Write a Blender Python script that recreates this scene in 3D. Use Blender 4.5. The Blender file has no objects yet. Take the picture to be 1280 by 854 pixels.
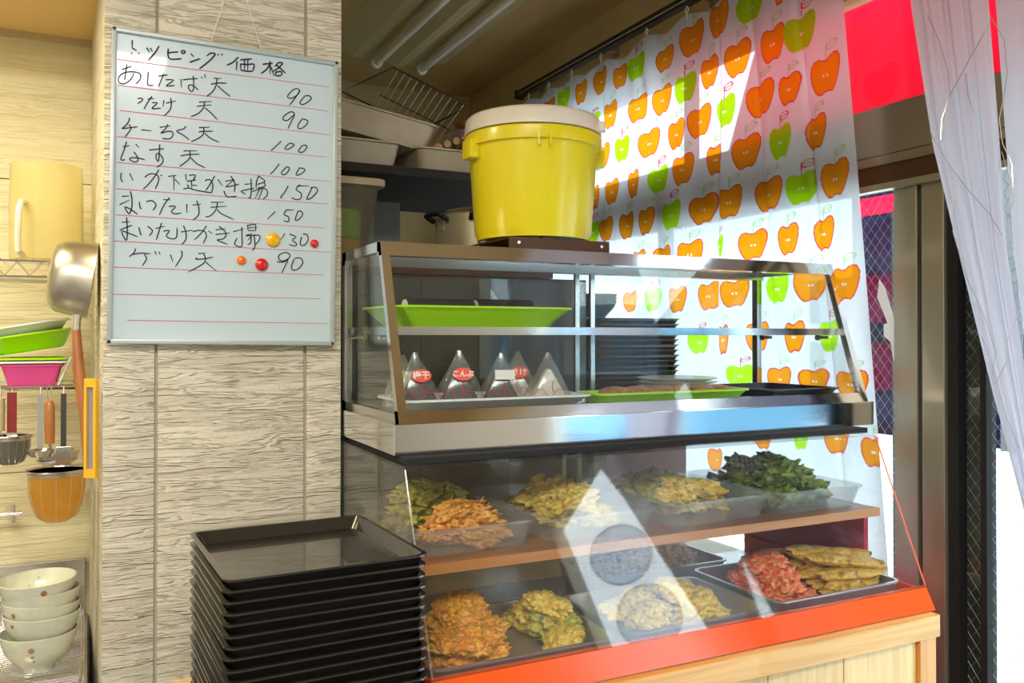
import bpy, bmesh, math, random
import numpy as np
from mathutils import Vector, Matrix, noise
random.seed(7)
S = bpy.context.scene
COL = S.collection
PI = math.pi

# ------------------------------------------------------------------ camera, light, exposure
cam = bpy.data.cameras.new('camera'); cam_o = bpy.data.objects.new('camera', cam); COL.objects.link(cam_o)
cam.lens = 1066 / 1280 * 36; cam.sensor_width = 36; cam.sensor_fit = 'HORIZONTAL'
cam.shift_y = -16.3 / 1280; cam.clip_start = 0.02; cam.clip_end = 200
cam_o.location = (0, 0, 1.4); cam_o.rotation_euler = (math.radians(90.5), 0, math.radians(-26.4))
S.camera = cam_o
S.view_settings.view_transform = 'Standard'; S.view_settings.look = 'None'
S.view_settings.gamma = 1; S.view_settings.use_curve_mapping = False
S.view_settings.exposure = 0.0
S.cycles.transparent_max_bounces = 32; S.cycles.max_bounces = 8
S.cycles.use_denoising = True; S.cycles.sample_clamp_indirect = 6
W = bpy.data.worlds.new('sky'); S.world = W; W.use_nodes = True
W.node_tree.nodes['Background'].inputs[0].default_value = (0.80, 0.92, 1.0, 1)
W.node_tree.nodes['Background'].inputs[1].default_value = 8.0

def area(name, loc, rot, sx, sy, power, color, portal=False):
    l = bpy.data.lights.new(name, 'AREA'); l.shape = 'RECTANGLE'; l.size = sx; l.size_y = sy
    l.energy = power; l.color = color
    if portal: l.cycles.is_portal = True
    o = bpy.data.objects.new(name, l); COL.objects.link(o); o.location = loc; o.rotation_euler = rot
    return o
area('added_room_fill', (-0.5, -0.6, 2.6), (0, 0, 0), 1.6, 0.5, 95, (1.0, 0.96, 0.88))  # unseen area light added behind the camera to brighten the room
area('kitchen_lamp', (-0.55, 1.75, 2.13), (0, 0, 0), 0.5, 0.25, 13.0, (1.0, 0.87, 0.55))
area('door_portal', (1.86, 0.5, 1.0), (0, math.radians(90), 0), 2.0, 1.7, 1, (1, 1, 1), True)
area('window_portal', (1.86, 2.4, 1.5), (0, math.radians(90), 0), 1.6, 1.9, 1, (1, 1, 1), True)

# ------------------------------------------------------------------ materials
def nt(name):
    m = bpy.data.materials.new(name); m.use_nodes = True
    t = m.node_tree; b = t.nodes['Principled BSDF']
    return m, t, b
def setp(b, **k):
    for a, v in k.items():
        b.inputs[a.replace('_', ' ')].default_value = v
def mat(name, color, rough=0.5, metal=0.0, var=0.0, vs=8.0, bump=0.0, bs=60.0, stretch=(1, 1, 1), c2=None, coat=0.0, spec=0.5, dist=0.002):
    m, t, b = nt(name)
    b.inputs['Base Color'].default_value = (*color, 1); b.inputs['Roughness'].default_value = rough
    b.inputs['Metallic'].default_value = metal; b.inputs['Coat Weight'].default_value = coat
    b.inputs['Specular IOR Level'].default_value = spec
    if var or bump or c2:
        tc = t.nodes.new('ShaderNodeTexCoord'); mp = t.nodes.new('ShaderNodeMapping'); mp.inputs['Scale'].default_value = stretch
        t.links.new(tc.outputs['Object'], mp.inputs['Vector'])
    if var or c2:
        n = t.nodes.new('ShaderNodeTexNoise'); n.inputs['Scale'].default_value = vs; n.inputs['Detail'].default_value = 5
        t.links.new(mp.outputs[0], n.inputs['Vector'])
        r = t.nodes.new('ShaderNodeValToRGB'); r.color_ramp.elements[0].position = 0.35; r.color_ramp.elements[1].position = 0.65
        o2 = c2 if c2 else tuple(max(0, c * (1 - var)) for c in color)
        r.color_ramp.elements[0].color = (*o2, 1); r.color_ramp.elements[1].color = (*color, 1)
        t.links.new(n.outputs['Fac'], r.inputs['Fac']); t.links.new(r.outputs['Color'], b.inputs['Base Color'])
    if bump:
        n2 = t.nodes.new('ShaderNodeTexNoise'); n2.inputs['Scale'].default_value = bs; n2.inputs['Detail'].default_value = 4
        t.links.new(mp.outputs[0], n2.inputs['Vector'])
        bp = t.nodes.new('ShaderNodeBump'); bp.inputs['Strength'].default_value = bump; bp.inputs['Distance'].default_value = dist
        t.links.new(n2.outputs['Fac'], bp.inputs['Height']); t.links.new(bp.outputs[0], b.inputs['Normal'])
    return m
def clear_mat(name, tint=(0.97, 0.99, 0.98), haze=0.0, hazecol=(0.9, 0.9, 0.9), rough=0.02, boost=1.9):
    """thin clear sheet: transparent, with a Schlick reflection that does not depend on which side is seen"""
    m = bpy.data.materials.new(name); m.use_nodes = True; t = m.node_tree; t.nodes.clear()
    N = t.nodes.new; out = N('ShaderNodeOutputMaterial'); g = N('ShaderNodeNewGeometry')
    d = N('ShaderNodeVectorMath'); d.operation = 'DOT_PRODUCT'; t.links.new(g.outputs['Incoming'], d.inputs[0]); t.links.new(g.outputs['Normal'], d.inputs[1])
    def mth(op, a, b=None):
        n = N('ShaderNodeMath'); n.operation = op
        for i, v in enumerate((a, b)):
            if v is None: continue
            if isinstance(v, (int, float)): n.inputs[i].default_value = v
            else: t.links.new(v, n.inputs[i])
        return n.outputs[0]
    a = mth('ABSOLUTE', d.outputs['Value']); a = mth('SUBTRACT', 1.0, a); a = mth('POWER', a, 5.0)
    a = mth('MULTIPLY', a, 0.9); a = mth('ADD', a, 0.04 * boost / 2 * 1.0); a = mth('MINIMUM', a, 1.0)
    tr = N('ShaderNodeBsdfTransparent'); tr.inputs[0].default_value = (*tint, 1)
    base = tr.outputs[0]
    if haze:
        df = N('ShaderNodeBsdfDiffuse'); df.inputs[0].default_value = (*hazecol, 1)
        tl = N('ShaderNodeBsdfTranslucent'); tl.inputs[0].default_value = (*hazecol, 1)
        mm = N('ShaderNodeMixShader'); mm.inputs[0].default_value = 0.5; t.links.new(df.outputs[0], mm.inputs[1]); t.links.new(tl.outputs[0], mm.inputs[2])
        mx = N('ShaderNodeMixShader'); mx.inputs[0].default_value = haze; t.links.new(base, mx.inputs[1]); t.links.new(mm.outputs[0], mx.inputs[2]); base = mx.outputs[0]
    gl = N('ShaderNodeBsdfGlossy'); gl.inputs['Roughness'].default_value = rough
    mx = N('ShaderNodeMixShader'); t.links.new(a, mx.inputs[0]); t.links.new(base, mx.inputs[1]); t.links.new(gl.outputs[0], mx.inputs[2])
    t.links.new(mx.outputs[0], out.inputs[0])
    return m
def sheet_mat(name, color, kd, kt, kc, attr=None, gloss=0.0):
    """thin cloth: kd diffuse, kt translucent, kc see-through shares"""
    m = bpy.data.materials.new(name); m.use_nodes = True; t = m.node_tree; t.nodes.clear(); N = t.nodes.new
    out = N('ShaderNodeOutputMaterial')
    df = N('ShaderNodeBsdfDiffuse'); tl = N('ShaderNodeBsdfTranslucent'); tr = N('ShaderNodeBsdfTransparent')
    src = None
    if attr:
        at_ = N('ShaderNodeAttribute'); at_.attribute_name = attr; src = at_.outputs['Color']
        t.links.new(src, tr.inputs[0])
    def scaled(node, k):
        mx = N('ShaderNodeMix'); mx.data_type = 'RGBA'; mx.blend_type = 'MULTIPLY'; mx.inputs['Factor'].default_value = 1
        if src: t.links.new(src, mx.inputs[6])
        else: mx.inputs[6].default_value = (*color, 1)
        mx.inputs[7].default_value = (k, k, k, 1); t.links.new(mx.outputs[2], node.inputs[0])
    tot = 1 - kc
    scaled(df, min(1, 2 * kd / tot)); scaled(tl, min(1, 2 * kt / tot))
    a = N('ShaderNodeMixShader'); a.inputs[0].default_value = 0.5; t.links.new(df.outputs[0], a.inputs[1]); t.links.new(tl.outputs[0], a.inputs[2])
    b = N('ShaderNodeMixShader'); b.inputs[0].default_value = kc; t.links.new(a.outputs[0], b.inputs[1]); t.links.new(tr.outputs[0], b.inputs[2])
    last = b.outputs[0]
    if gloss:
        gl = N('ShaderNodeBsdfGlossy'); gl.inputs['Roughness'].default_value = 0.25
        c = N('ShaderNodeMixShader'); c.inputs[0].default_value = gloss; t.links.new(last, c.inputs[1]); t.links.new(gl.outputs[0], c.inputs[2]); last = c.outputs[0]
    t.links.new(last, out.inputs[0])
    return m
def siding_mat(name, color, dark, sz=70.0, sx=5.0, dist=0.004):
    m, t, b = nt(name); N = t.nodes.new
    tc = N('ShaderNodeTexCoord'); mp = N('ShaderNodeMapping'); mp.inputs['Scale'].default_value = (sx, sx, sz)
    t.links.new(tc.outputs['Object'], mp.inputs['Vector'])
    w = N('ShaderNodeTexNoise'); w.inputs['Scale'].default_value = 1.0; w.inputs['Detail'].default_value = 3.5; w.inputs['Roughness'].default_value = 0.55; w.inputs['Distortion'].default_value = 0.35
    t.links.new(mp.outputs[0], w.inputs['Vector'])
    r = N('ShaderNodeValToRGB'); e = r.color_ramp.elements; e[0].position = 0.41; e[1].position = 0.66
    for p_, v_ in ((0.445, 0.45), (0.49, 0.40), (0.515, 0.72), (0.56, 0.66), (0.585, 0.95)):
        q = e.new(p_); q.color = (v_, v_, v_, 1)
    t.links.new(w.outputs['Fac'], r.inputs['Fac'])
    f = N('ShaderNodeTexNoise'); f.inputs['Scale'].default_value = 140; f.inputs['Detail'].default_value = 4; t.links.new(tc.outputs['Object'], f.inputs['Vector'])
    ad = N('ShaderNodeMath'); ad.operation = 'MULTIPLY_ADD'; ad.inputs[1].default_value = 0.18
    t.links.new(f.outputs['Fac'], ad.inputs[0]); t.links.new(r.outputs['Color'], ad.inputs[2])
    bp = N('ShaderNodeBump'); bp.inputs['Strength'].default_value = 1.0; bp.inputs['Distance'].default_value = dist
    t.links.new(ad.outputs[0], bp.inputs['Height']); t.links.new(bp.outputs[0], b.inputs['Normal'])
    c = N('ShaderNodeValToRGB'); c.color_ramp.elements[0].position = 0.36; c.color_ramp.elements[0].color = (*dark, 1)
    c.color_ramp.elements[1].position = 0.46; c.color_ramp.elements[1].color = (*color, 1)
    t.links.new(w.outputs['Fac'], c.inputs['Fac']); t.links.new(c.outputs['Color'], b.inputs['Base Color'])
    b.inputs['Roughness'].default_value = 0.55
    return m
def wood_mat(name, c1, c2, axis=0, rough=0.35, coat=0.3, sc=3.0):
    m, t, b = nt(name); N = t.nodes.new
    tc = N('ShaderNodeTexCoord'); mp = N('ShaderNodeMapping'); s = [14 * sc, 14 * sc, 14 * sc]; s[axis] = sc * 0.7; mp.inputs['Scale'].default_value = s
    t.links.new(tc.outputs['Object'], mp.inputs['Vector'])
    n = N('ShaderNodeTexNoise'); n.inputs['Scale'].default_value = 1; n.inputs['Detail'].default_value = 6; n.inputs['Distortion'].default_value = 0.6
    t.links.new(mp.outputs[0], n.inputs['Vector'])
    r = N('ShaderNodeValToRGB'); r.color_ramp.elements[0].position = 0.35; r.color_ramp.elements[0].color = (*c2, 1); r.color_ramp.elements[1].position = 0.62; r.color_ramp.elements[1].color = (*c1, 1)
    t.links.new(n.outputs['Fac'], r.inputs['Fac']); t.links.new(r.outputs['Color'], b.inputs['Base Color'])
    b.inputs['Roughness'].default_value = rough; b.inputs['Coat Weight'].default_value = coat
    return m
def fry_mat(name, cols, scale=60.0):
    m, t, b = nt(name); N = t.nodes.new
    tc = N('ShaderNodeTexCoord'); n = N('ShaderNodeTexNoise'); n.inputs['Scale'].default_value = scale; n.inputs['Detail'].default_value = 3
    t.links.new(tc.outputs['Object'], n.inputs['Vector'])
    r = N('ShaderNodeValToRGB'); e = r.color_ramp.elements
    e[0].position = 0.30; e[0].color = (*cols[0], 1); e[1].position = 0.70; e[1].color = (*cols[-1], 1)
    k = len(cols)
    for i in range(1, k - 1):
        x = e.new(0.30 + 0.40 * i / (k - 1)); x.color = (*cols[i], 1)
    t.links.new(n.outputs['Fac'], r.inputs['Fac']); t.links.new(r.outputs['Color'], b.inputs['Base Color'])
    n2 = N('ShaderNodeTexNoise'); n2.inputs['Scale'].default_value = 260; t.links.new(tc.outputs['Object'], n2.inputs['Vector'])
    bp = N('ShaderNodeBump'); bp.inputs['Strength'].default_value = 0.7; bp.inputs['Distance'].default_value = 0.002
    t.links.new(n2.outputs['Fac'], bp.inputs['Height']); t.links.new(bp.outputs[0], b.inputs['Normal'])
    b.inputs['Roughness'].default_value = 0.42; b.inputs['Coat Weight'].default_value = 0.25; b.inputs['Coat Roughness'].default_value = 0.3
    return m

M = dict(
    siding=siding_mat('cream_siding', (0.78, 0.73, 0.59), (0.66, 0.60, 0.46), 52, 4.0, 0.010),
    siding2=siding_mat('yellowed_siding', (0.80, 0.73, 0.48), (0.72, 0.64, 0.40), 50, 3.0, 0.003),
    groove=mat('groove_filler', (0.52, 0.46, 0.36), 0.7),
    ceiling=mat('ceiling_paint', (0.52, 0.34, 0.14), 0.6, var=0.12, vs=3),
    plaster=mat('yellowed_plaster', (0.58, 0.45, 0.22), 0.7, var=0.1, vs=4),
    floor=mat('floor_tile', (0.22, 0.20, 0.18), 0.4, var=0.2),
    room=mat('room_paint', (0.60, 0.57, 0.50), 0.7, var=0.08, vs=3),
    steel=mat('brushed_steel', (0.62, 0.61, 0.60), 0.22, 1.0, bump=0.06, bs=40, stretch=(0.3, 8, 8)),
    polished=mat('polished_steel', (0.72, 0.72, 0.74), 0.10, 1.0, bump=0.04, bs=18, stretch=(0.6, 4, 4)),
    header=mat('header_steel', (0.50, 0.46, 0.38), 0.38, 1.0, bump=0.05, bs=30, stretch=(8, 0.3, 8)),
    stile=mat('anodised_frame', (0.42, 0.38, 0.29), 0.42, 0.75, bump=0.05, bs=30, stretch=(8, 8, 0.3)),
    chrome=mat('chrome', (0.80, 0.80, 0.80), 0.12, 1.0),
    alu=mat('dull_aluminium', (0.62, 0.60, 0.52), 0.33, 1.0, bump=0.05, bs=25),
    gold=mat('gold_alumite', (0.66, 0.58, 0.36), 0.38, 0.5),
    black=mat('black_plastic', (0.012, 0.012, 0.014), 0.35),
    darkgap=mat('dark_rubber', (0.01, 0.01, 0.01), 0.8),
    traymat=mat('black_lacquer', (0.016, 0.014, 0.012), 0.24, coat=0.6, bump=0.25, bs=500, dist=0.0004),
    brownrail=mat('brown_track', (0.10, 0.045, 0.02), 0.4, 0.3),
    glass=clear_mat('case_glass', (0.96, 0.98, 0.975)),
    acrylic=clear_mat('clear_acrylic', (0.97, 0.98, 0.97), 0.01, (0.9, 0.9, 0.92), 0.03, 2.6),
    tub=clear_mat('clear_polypropylene', (0.95, 0.96, 0.96), 0.15, (0.90, 0.92, 0.95), 0.12, 2.2),
    winglass=clear_mat('window_glass', (0.93, 0.97, 0.96)),
    bin=clear_mat('cloudy_bin', (0.85, 0.86, 0.84), 0.18, (0.55, 0.55, 0.5), 0.15),
    jug=clear_mat('amber_plastic', (0.98, 0.95, 0.80), 0.42, (0.98, 0.92, 0.58), 0.12),
    film=clear_mat('wrapper_film', (0.97, 0.97, 0.97), 0.17, (0.9, 0.9, 0.92), 0.15, 3.0),
    orange=mat('orange_laminate', (0.88, 0.095, 0.004), 0.22, coat=0.0),
    rackwire=mat('dull_rack_wire', (0.62, 0.60, 0.52), 0.4, 0.2),
    dimolive=mat('dark_pane_olive', (0.05, 0.055, 0.04), 0.5, 0.2),
    wood=wood_mat('varnished_pine_rail', (0.80, 0.46, 0.13), (0.62, 0.30, 0.06), 0),
    plank=wood_mat('pine_plank', (0.78, 0.56, 0.24), (0.66, 0.42, 0.15), 2),
    post=wood_mat('orange_pine_post', (0.72, 0.32, 0.06), (0.55, 0.22, 0.03), 2),
    shelfwood=wood_mat('case_shelf_board', (0.34, 0.13, 0.05), (0.22, 0.08, 0.03), 0),
    shelfedge=wood_mat('case_shelf_edge', (0.62, 0.25, 0.06), (0.48, 0.18, 0.04), 0),
    whiteboard=mat('whiteboard_face', (0.62, 0.76, 0.83), 0.22, var=0.03, vs=5, coat=0.5),
    frame=mat('grey_board_frame', (0.50, 0.56, 0.57), 0.35, 0.2),
    ink=mat('marker_ink', (0.025, 0.012, 0.035), 0.6),
    redink=mat('red_marker_ink', (0.72, 0.09, 0.14), 0.6),
    string=mat('white_string', (0.85, 0.83, 0.78), 0.8),
    magY=mat('yellow_magnet', (0.95, 0.52, 0.0), 0.2, coat=0.6), magR=mat('red_magnet', (0.72, 0.01, 0.01), 0.2, coat=0.6),
    magO=mat('orange_magnet', (0.98, 0.20, 0.0), 0.2, coat=0.6),
    bucket=mat('yellow_bucket_plastic', (0.86, 0.72, 0.01), 0.28, coat=0.2, var=0.06, vs=3),
    lid=mat('milky_lid', (0.80, 0.74, 0.62), 0.3, coat=0.3),
    lime=mat('lime_plastic', (0.42, 0.80, 0.01), 0.3),
    white=mat('white_plastic', (0.82, 0.83, 0.82), 0.35), offwhite=mat('aged_white_plastic', (0.66, 0.60, 0.45), 0.45, c2=(0.52, 0.42, 0.26), vs=6),
    pink=mat('pink_plastic', (0.90, 0.10, 0.38), 0.35),
    redplastic=mat('red_plastic', (0.75, 0.02, 0.06), 0.4),
    vanblue=mat('reflection_van_blue', (0.05, 0.19, 0.30), 0.4),
    brownpanel=mat('red_brown_panel', (0.22, 0.09, 0.07), 0.5),
    soffit=mat('soffit_paint', (0.80, 0.56, 0.22), 0.6), palewall=mat('pale_render', (0.80, 0.82, 0.84), 0.8, var=0.06),
    traysteel=mat('satin_tray_steel', (0.66, 0.66, 0.70), 0.36, 0.85, bump=0.05, bs=25),
    disc=clear_mat('pale_blue_film', (0.90, 0.95, 1.0), 0.22, (0.75, 0.85, 1.0), 0.2),
    darkwood=mat('dark_stained_board', (0.10, 0.035, 0.02), 0.45),
    shelfdark=mat('dark_shelf', (0.02, 0.018, 0.015), 0.7),
    cabinet=mat('grey_cabinet', (0.045, 0.045, 0.05), 0.5, var=0.2), panelgrey=mat('grey_panel', (0.30, 0.28, 0.24), 0.5),
    tube=mat('unlit_tube', (0.86, 0.80, 0.72), 0.3), fixture=mat('lamp_tray_paint', (0.52, 0.42, 0.22), 0.4),
    ceramic=mat('speckled_cream_glaze', (0.74, 0.76, 0.62), 0.18, var=0.10, vs=40, coat=0.5), dot=mat('brown_glaze_dot', (0.40, 0.20, 0.08), 0.25),
    plate=mat('white_china', (0.70, 0.68, 0.64), 0.2, coat=0.4),
    handlewood=wood_mat('handle_wood', (0.48, 0.18, 0.05), (0.30, 0.10, 0.03), 2), bamboo=mat('bamboo', (0.60, 0.34, 0.14), 0.5, var=0.3, vs=60),
    basket=mat('woven_orange_bamboo', (0.55, 0.20, 0.04), 0.55, var=0.4, vs=90), bag=None,
    yellowframe=mat('yellow_frame', (0.85, 0.50, 0.03), 0.4), greypane=mat('grey_scale_face', (0.30, 0.28, 0.28), 0.3),
    maroon=mat('maroon_handle', (0.25, 0.02, 0.02), 0.4),
    nori=mat('nori', (0.035, 0.035, 0.045), 0.6, var=0.4, vs=60), rice=mat('rice', (0.80, 0.79, 0.74), 0.6, bump=0.8, bs=200),
    sticker=mat('red_sticker', (0.90, 0.06, 0.02), 0.4), paper=mat('white_paper', (0.85, 0.84, 0.84), 0.6), redprint=mat('red_print', (0.75, 0.02, 0.04), 0.5),
    street=mat('pale_concrete', (0.70, 0.74, 0.75), 0.8, var=0.15, vs=2), facade=mat('dark_plum_facade', (0.010, 0.006, 0.018), 0.9, var=0.3, vs=2, spec=0.0),
    fred=mat('crimson_shopfront_panel', (0.040, 0.002, 0.010), 0.9, spec=0.0), asphalt=mat('asphalt', (0.16, 0.17, 0.18), 0.9, var=0.2),
    wire=mat('mesh_wire', (0.30, 0.30, 0.34), 0.4, 0.6),
    kakiage=fry_mat('kakiage_batter', [(0.22, 0.08, 0.01), (0.80, 0.33, 0.02), (0.92, 0.56, 0.07), (0.78, 0.15, 0.02), (0.85, 0.45, 0.04), (0.28, 0.34, 0.03)], 70),
    yellowfry=fry_mat('yellow_batter', [(0.16, 0.20, 0.01), (0.74, 0.50, 0.06), (0.90, 0.68, 0.16), (0.62, 0.40, 0.04)], 55),
    squid=fry_mat('orange_shred_batter', [(0.24, 0.05, 0.01), (0.70, 0.24, 0.03), (0.92, 0.56, 0.13), (0.58, 0.13, 0.02)], 60),
    greenfry=fry_mat('green_leaf_batter', [(0.02, 0.06, 0.01), (0.06, 0.14, 0.02), (0.30, 0.34, 0.04), (0.08, 0.16, 0.03)], 40),
    olivefry=fry_mat('olive_leaf_batter', [(0.05, 0.06, 0.01), (0.34, 0.34, 0.04), (0.60, 0.54, 0.08), (0.14, 0.12, 0.04)], 45),
    redfry=fry_mat('red_ginger_batter', [(0.35, 0.03, 0.02), (0.80, 0.12, 0.06), (0.86, 0.36, 0.14), (0.65, 0.08, 0.06)], 70),
    goldfry=fry_mat('gold_fillet_batter', [(0.22, 0.09, 0.01), (0.55, 0.30, 0.03), (0.70, 0.44, 0.07), (0.38, 0.18, 0.02)], 60),
    brownfry=fry_mat('brown_croquette', [(0.28, 0.09, 0.02), (0.50, 0.20, 0.04), (0.62, 0.30, 0.08)], 60),
)
M['bag'] = clear_mat('orange_mesh', (0.97, 0.80, 0.42), 0.34, (0.95, 0.45, 0.04), 0.3)
M['pinkcloth'] = sheet_mat('pink_awning_cloth', (1.0, 0.022, 0.10), 0.30, 0.48, 0.0)
M['apple_curtain'] = sheet_mat('printed_curtain_vinyl', (1, 1, 1), 0.20, 0.43, 0.13, attr='print', gloss=0.03)
M['sheer'] = sheet_mat('sheer_lilac_cloth', (0.87, 0.86, 1.0), 0.40, 0.27, 0.06)
M['sheergrey'] = M['sheer']

# ------------------------------------------------------------------ mesh helpers
class MB:
    def __init__(s): s.v = []; s.f = []
    def add(s, vs, fs):
        n = len(s.v); s.v += [tuple(v) for v in vs]; s.f += [tuple(i + n for i in f) for f in fs]; return s
    def box(s, x0, x1, y0, y1, z0, z1, bev=0.0):
        if bev:
            bm = bmesh.new(); bmesh.ops.create_cube(bm, size=1)
            for v in bm.verts: v.co = ((x0 + x1) / 2 + v.co.x * (x1 - x0), (y0 + y1) / 2 + v.co.y * (y1 - y0), (z0 + z1) / 2 + v.co.z * (z1 - z0))
            bmesh.ops.bevel(bm, geom=bm.edges[:], offset=bev, segments=2, profile=0.6, affect='EDGES')
            bm.verts.index_update()
            s.add([v.co[:] for v in bm.verts], [[v.index for v in f.verts] for f in bm.faces]); bm.free(); return s
        return s.add([(x0, y0, z0), (x1, y0, z0), (x1, y1, z0), (x0, y1, z0), (x0, y0, z1), (x1, y0, z1), (x1, y1, z1), (x0, y1, z1)],
                     [(0, 3, 2, 1), (4, 5, 6, 7), (0, 1, 5, 4), (1, 2, 6, 5), (2, 3, 7, 6), (3, 0, 4, 7)])
    def prism(s, pts, d):
        """quad/polygon pts (3D), extruded by vector d"""
        n = len(pts); p2 = [tuple(a + b for a, b in zip(p, d)) for p in pts]
        return s.add(list(pts) + p2, [tuple(range(n))[::-1], tuple(range(n, 2 * n))] + [(i, (i + 1) % n, n + (i + 1) % n, n + i) for i in range(n)])
    def loft(s, rings, cap0=True, cap1=True, closed=True):
        n = len(rings[0]); vs = [p for r in rings for p in r]; fs = []
        for k in range(len(rings) - 1):
            for i in range(n if closed else n - 1):
                j = (i + 1) % n; fs.append((k * n + i, k * n + j, (k + 1) * n + j, (k + 1) * n + i))
        if cap0: fs.append(tuple(range(n))[::-1])
        if cap1: fs.append(tuple(range((len(rings) - 1) * n, len(rings) * n)))
        return s.add(vs, fs)
    def tube(s, pts, r, seg=8, closed=False):
        pts = [Vector(p) for p in pts]; n = len(pts); rings = []
        rr = r if isinstance(r, (list, tuple)) else [r] * n
        up = None
        for i, p in enumerate(pts):
            a = pts[(i - 1) % n] if (closed or i > 0) else p; b = pts[(i + 1) % n] if (closed or i < n - 1) else p
            t = (b - a).normalized() if (b - a).length > 1e-9 else Vector((0, 0, 1))
            if up is None: up = t.orthogonal().normalized()
            up = (up - t * up.dot(t)); up = up.normalized() if up.length > 1e-6 else t.orthogonal().normalized()
            w = t.cross(up)
            rings.append([tuple(p + (up * math.cos(2 * PI * k / seg) + w * math.sin(2 * PI * k / seg)) * rr[i]) for k in range(seg)])
        if closed: rings.append(rings[0]); return s.loft(rings, False, False)
        return s.loft(rings)
    def lathe(s, prof, seg=40, c=(0, 0, 0)):
        rings = [[(c[0] + r * math.cos(2 * PI * k / seg), c[1] + r * math.sin(2 * PI * k / seg), c[2] + z) for k in range(seg)] for r, z in prof]
        return s.loft(rings, prof[0][0] > 1e-4, prof[-1][0] > 1e-4)
    def rod(s, a, b, r, seg=8): return s.tube([a, b], r, seg)
    def xf(s, m):
        s.v = [tuple(m @ Vector(v)) for v in s.v]; return s
    def obj(s, name, m, parent=None, smooth=False, off=None, label=None):
        me = bpy.data.meshes.new(name)
        o3 = off if off is not None else (tuple(parent['base']) if parent is not None and 'base' in parent.keys() else (0, 0, 0))
        vs = [(v[0] - o3[0], v[1] - o3[1], v[2] - o3[2]) for v in s.v]
        me.from_pydata(vs, [], s.f); me.update()
        bm = bmesh.new(); bm.from_mesh(me); bmesh.ops.recalc_face_normals(bm, faces=bm.faces); bm.to_mesh(me); bm.free()
        if smooth: me.shade_smooth(); me.set_sharp_from_angle(angle=math.radians(smooth if smooth > 1 else 40))
        me.materials.append(m)
        o = bpy.data.objects.new(name, me); COL.objects.link(o); o['base'] = o3
        if parent is not None: o.parent = parent
        elif off is not None: o.location = off
        if label: o['label'] = label
        return o
def rrect(cx, cy, w, d, z, r, n=5):
    r = max(0.0005, min(r, w / 2 - 1e-4, d / 2 - 1e-4)); out = []
    for qx, qy, a0 in ((1, 1, 0), (-1, 1, 90), (-1, -1, 180), (1, -1, 270)):
        for k in range(n + 1):
            a = math.radians(a0 + 90 * k / n)
            out.append((cx + qx * (w / 2 - r) + r * math.cos(a), cy + qy * (d / 2 - r) + r * math.sin(a), z))
    return out
def pan(mb, cx, cy, w, d, z0, h, taper, lip, th, rad, rimh=0.004):
    return mb.loft([rrect(cx, cy, w - 2 * taper, d - 2 * taper, z0, rad), rrect(cx, cy, w, d, z0 + h - rimh, rad),
                    rrect(cx, cy, w + 2 * lip, d + 2 * lip, z0 + h - rimh, rad + lip), rrect(cx, cy, w + 2 * lip, d + 2 * lip, z0 + h, rad + lip),
                    rrect(cx, cy, w - 2 * th, d - 2 * th, z0 + h, rad), rrect(cx, cy, w - 2 * taper - 2 * th, d - 2 * taper - 2 * th, z0 + th, rad)])
def tag(o, label, cat, group=None):
    o['label'] = label; o['category'] = cat
    if group: o['group'] = group
    return o
def thing(name, label, cat, base=(0, 0, 0), group=None):
    o = bpy.data.objects.new(name, None); COL.objects.link(o); o.empty_display_size = 0.05
    o.location = base; o['base'] = base
    return tag(o, label, cat, group)
def copy_tree(o, parent=None):
    c = o.copy(); COL.objects.link(c)
    if parent is not None: c.parent = parent
    for ch in list(o.children): copy_tree(ch, c)
    return c
def struct(o): o['kind'] = 'structure'; return o
def sbox(name, m, *a, parent=None, bev=0.0):
    o = MB().box(*a, bev=bev).obj(name, m, parent)
    if parent is None: struct(o)
    return o
def text(name, body, size, m, parent, loc, rot, ext=0.0003, align='CENTER'):
    cu = bpy.data.curves.new(name, 'FONT'); cu.body = body; cu.size = size; cu.extrude = ext; cu.align_x = align; cu.align_y = 'CENTER'
    cu.resolution_u = 3; cu.offset = 0.0003
    tmp = bpy.data.objects.new(name, cu); COL.objects.link(tmp); bpy.context.view_layer.update()
    me = bpy.data.meshes.new_from_object(tmp.evaluated_get(bpy.context.evaluated_depsgraph_get())); bpy.data.objects.remove(tmp)
    me.materials.clear(); me.materials.append(m)
    o = bpy.data.objects.new(name, me); COL.objects.link(o); o['kind'] = 'stuff'; o.parent = parent; o.location = loc; o.rotation_euler = rot
    return o
ORD = ['first', 'second', 'third', 'fourth', 'fifth', 'sixth', 'seventh', 'eighth', 'ninth', 'tenth', 'eleventh', 'twelfth', 'thirteenth', 'fourteenth', 'fifteenth', 'sixteenth', 'seventeenth', 'eighteenth', 'nineteenth', 'twentieth', 'twenty-first', 'twenty-second']

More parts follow.
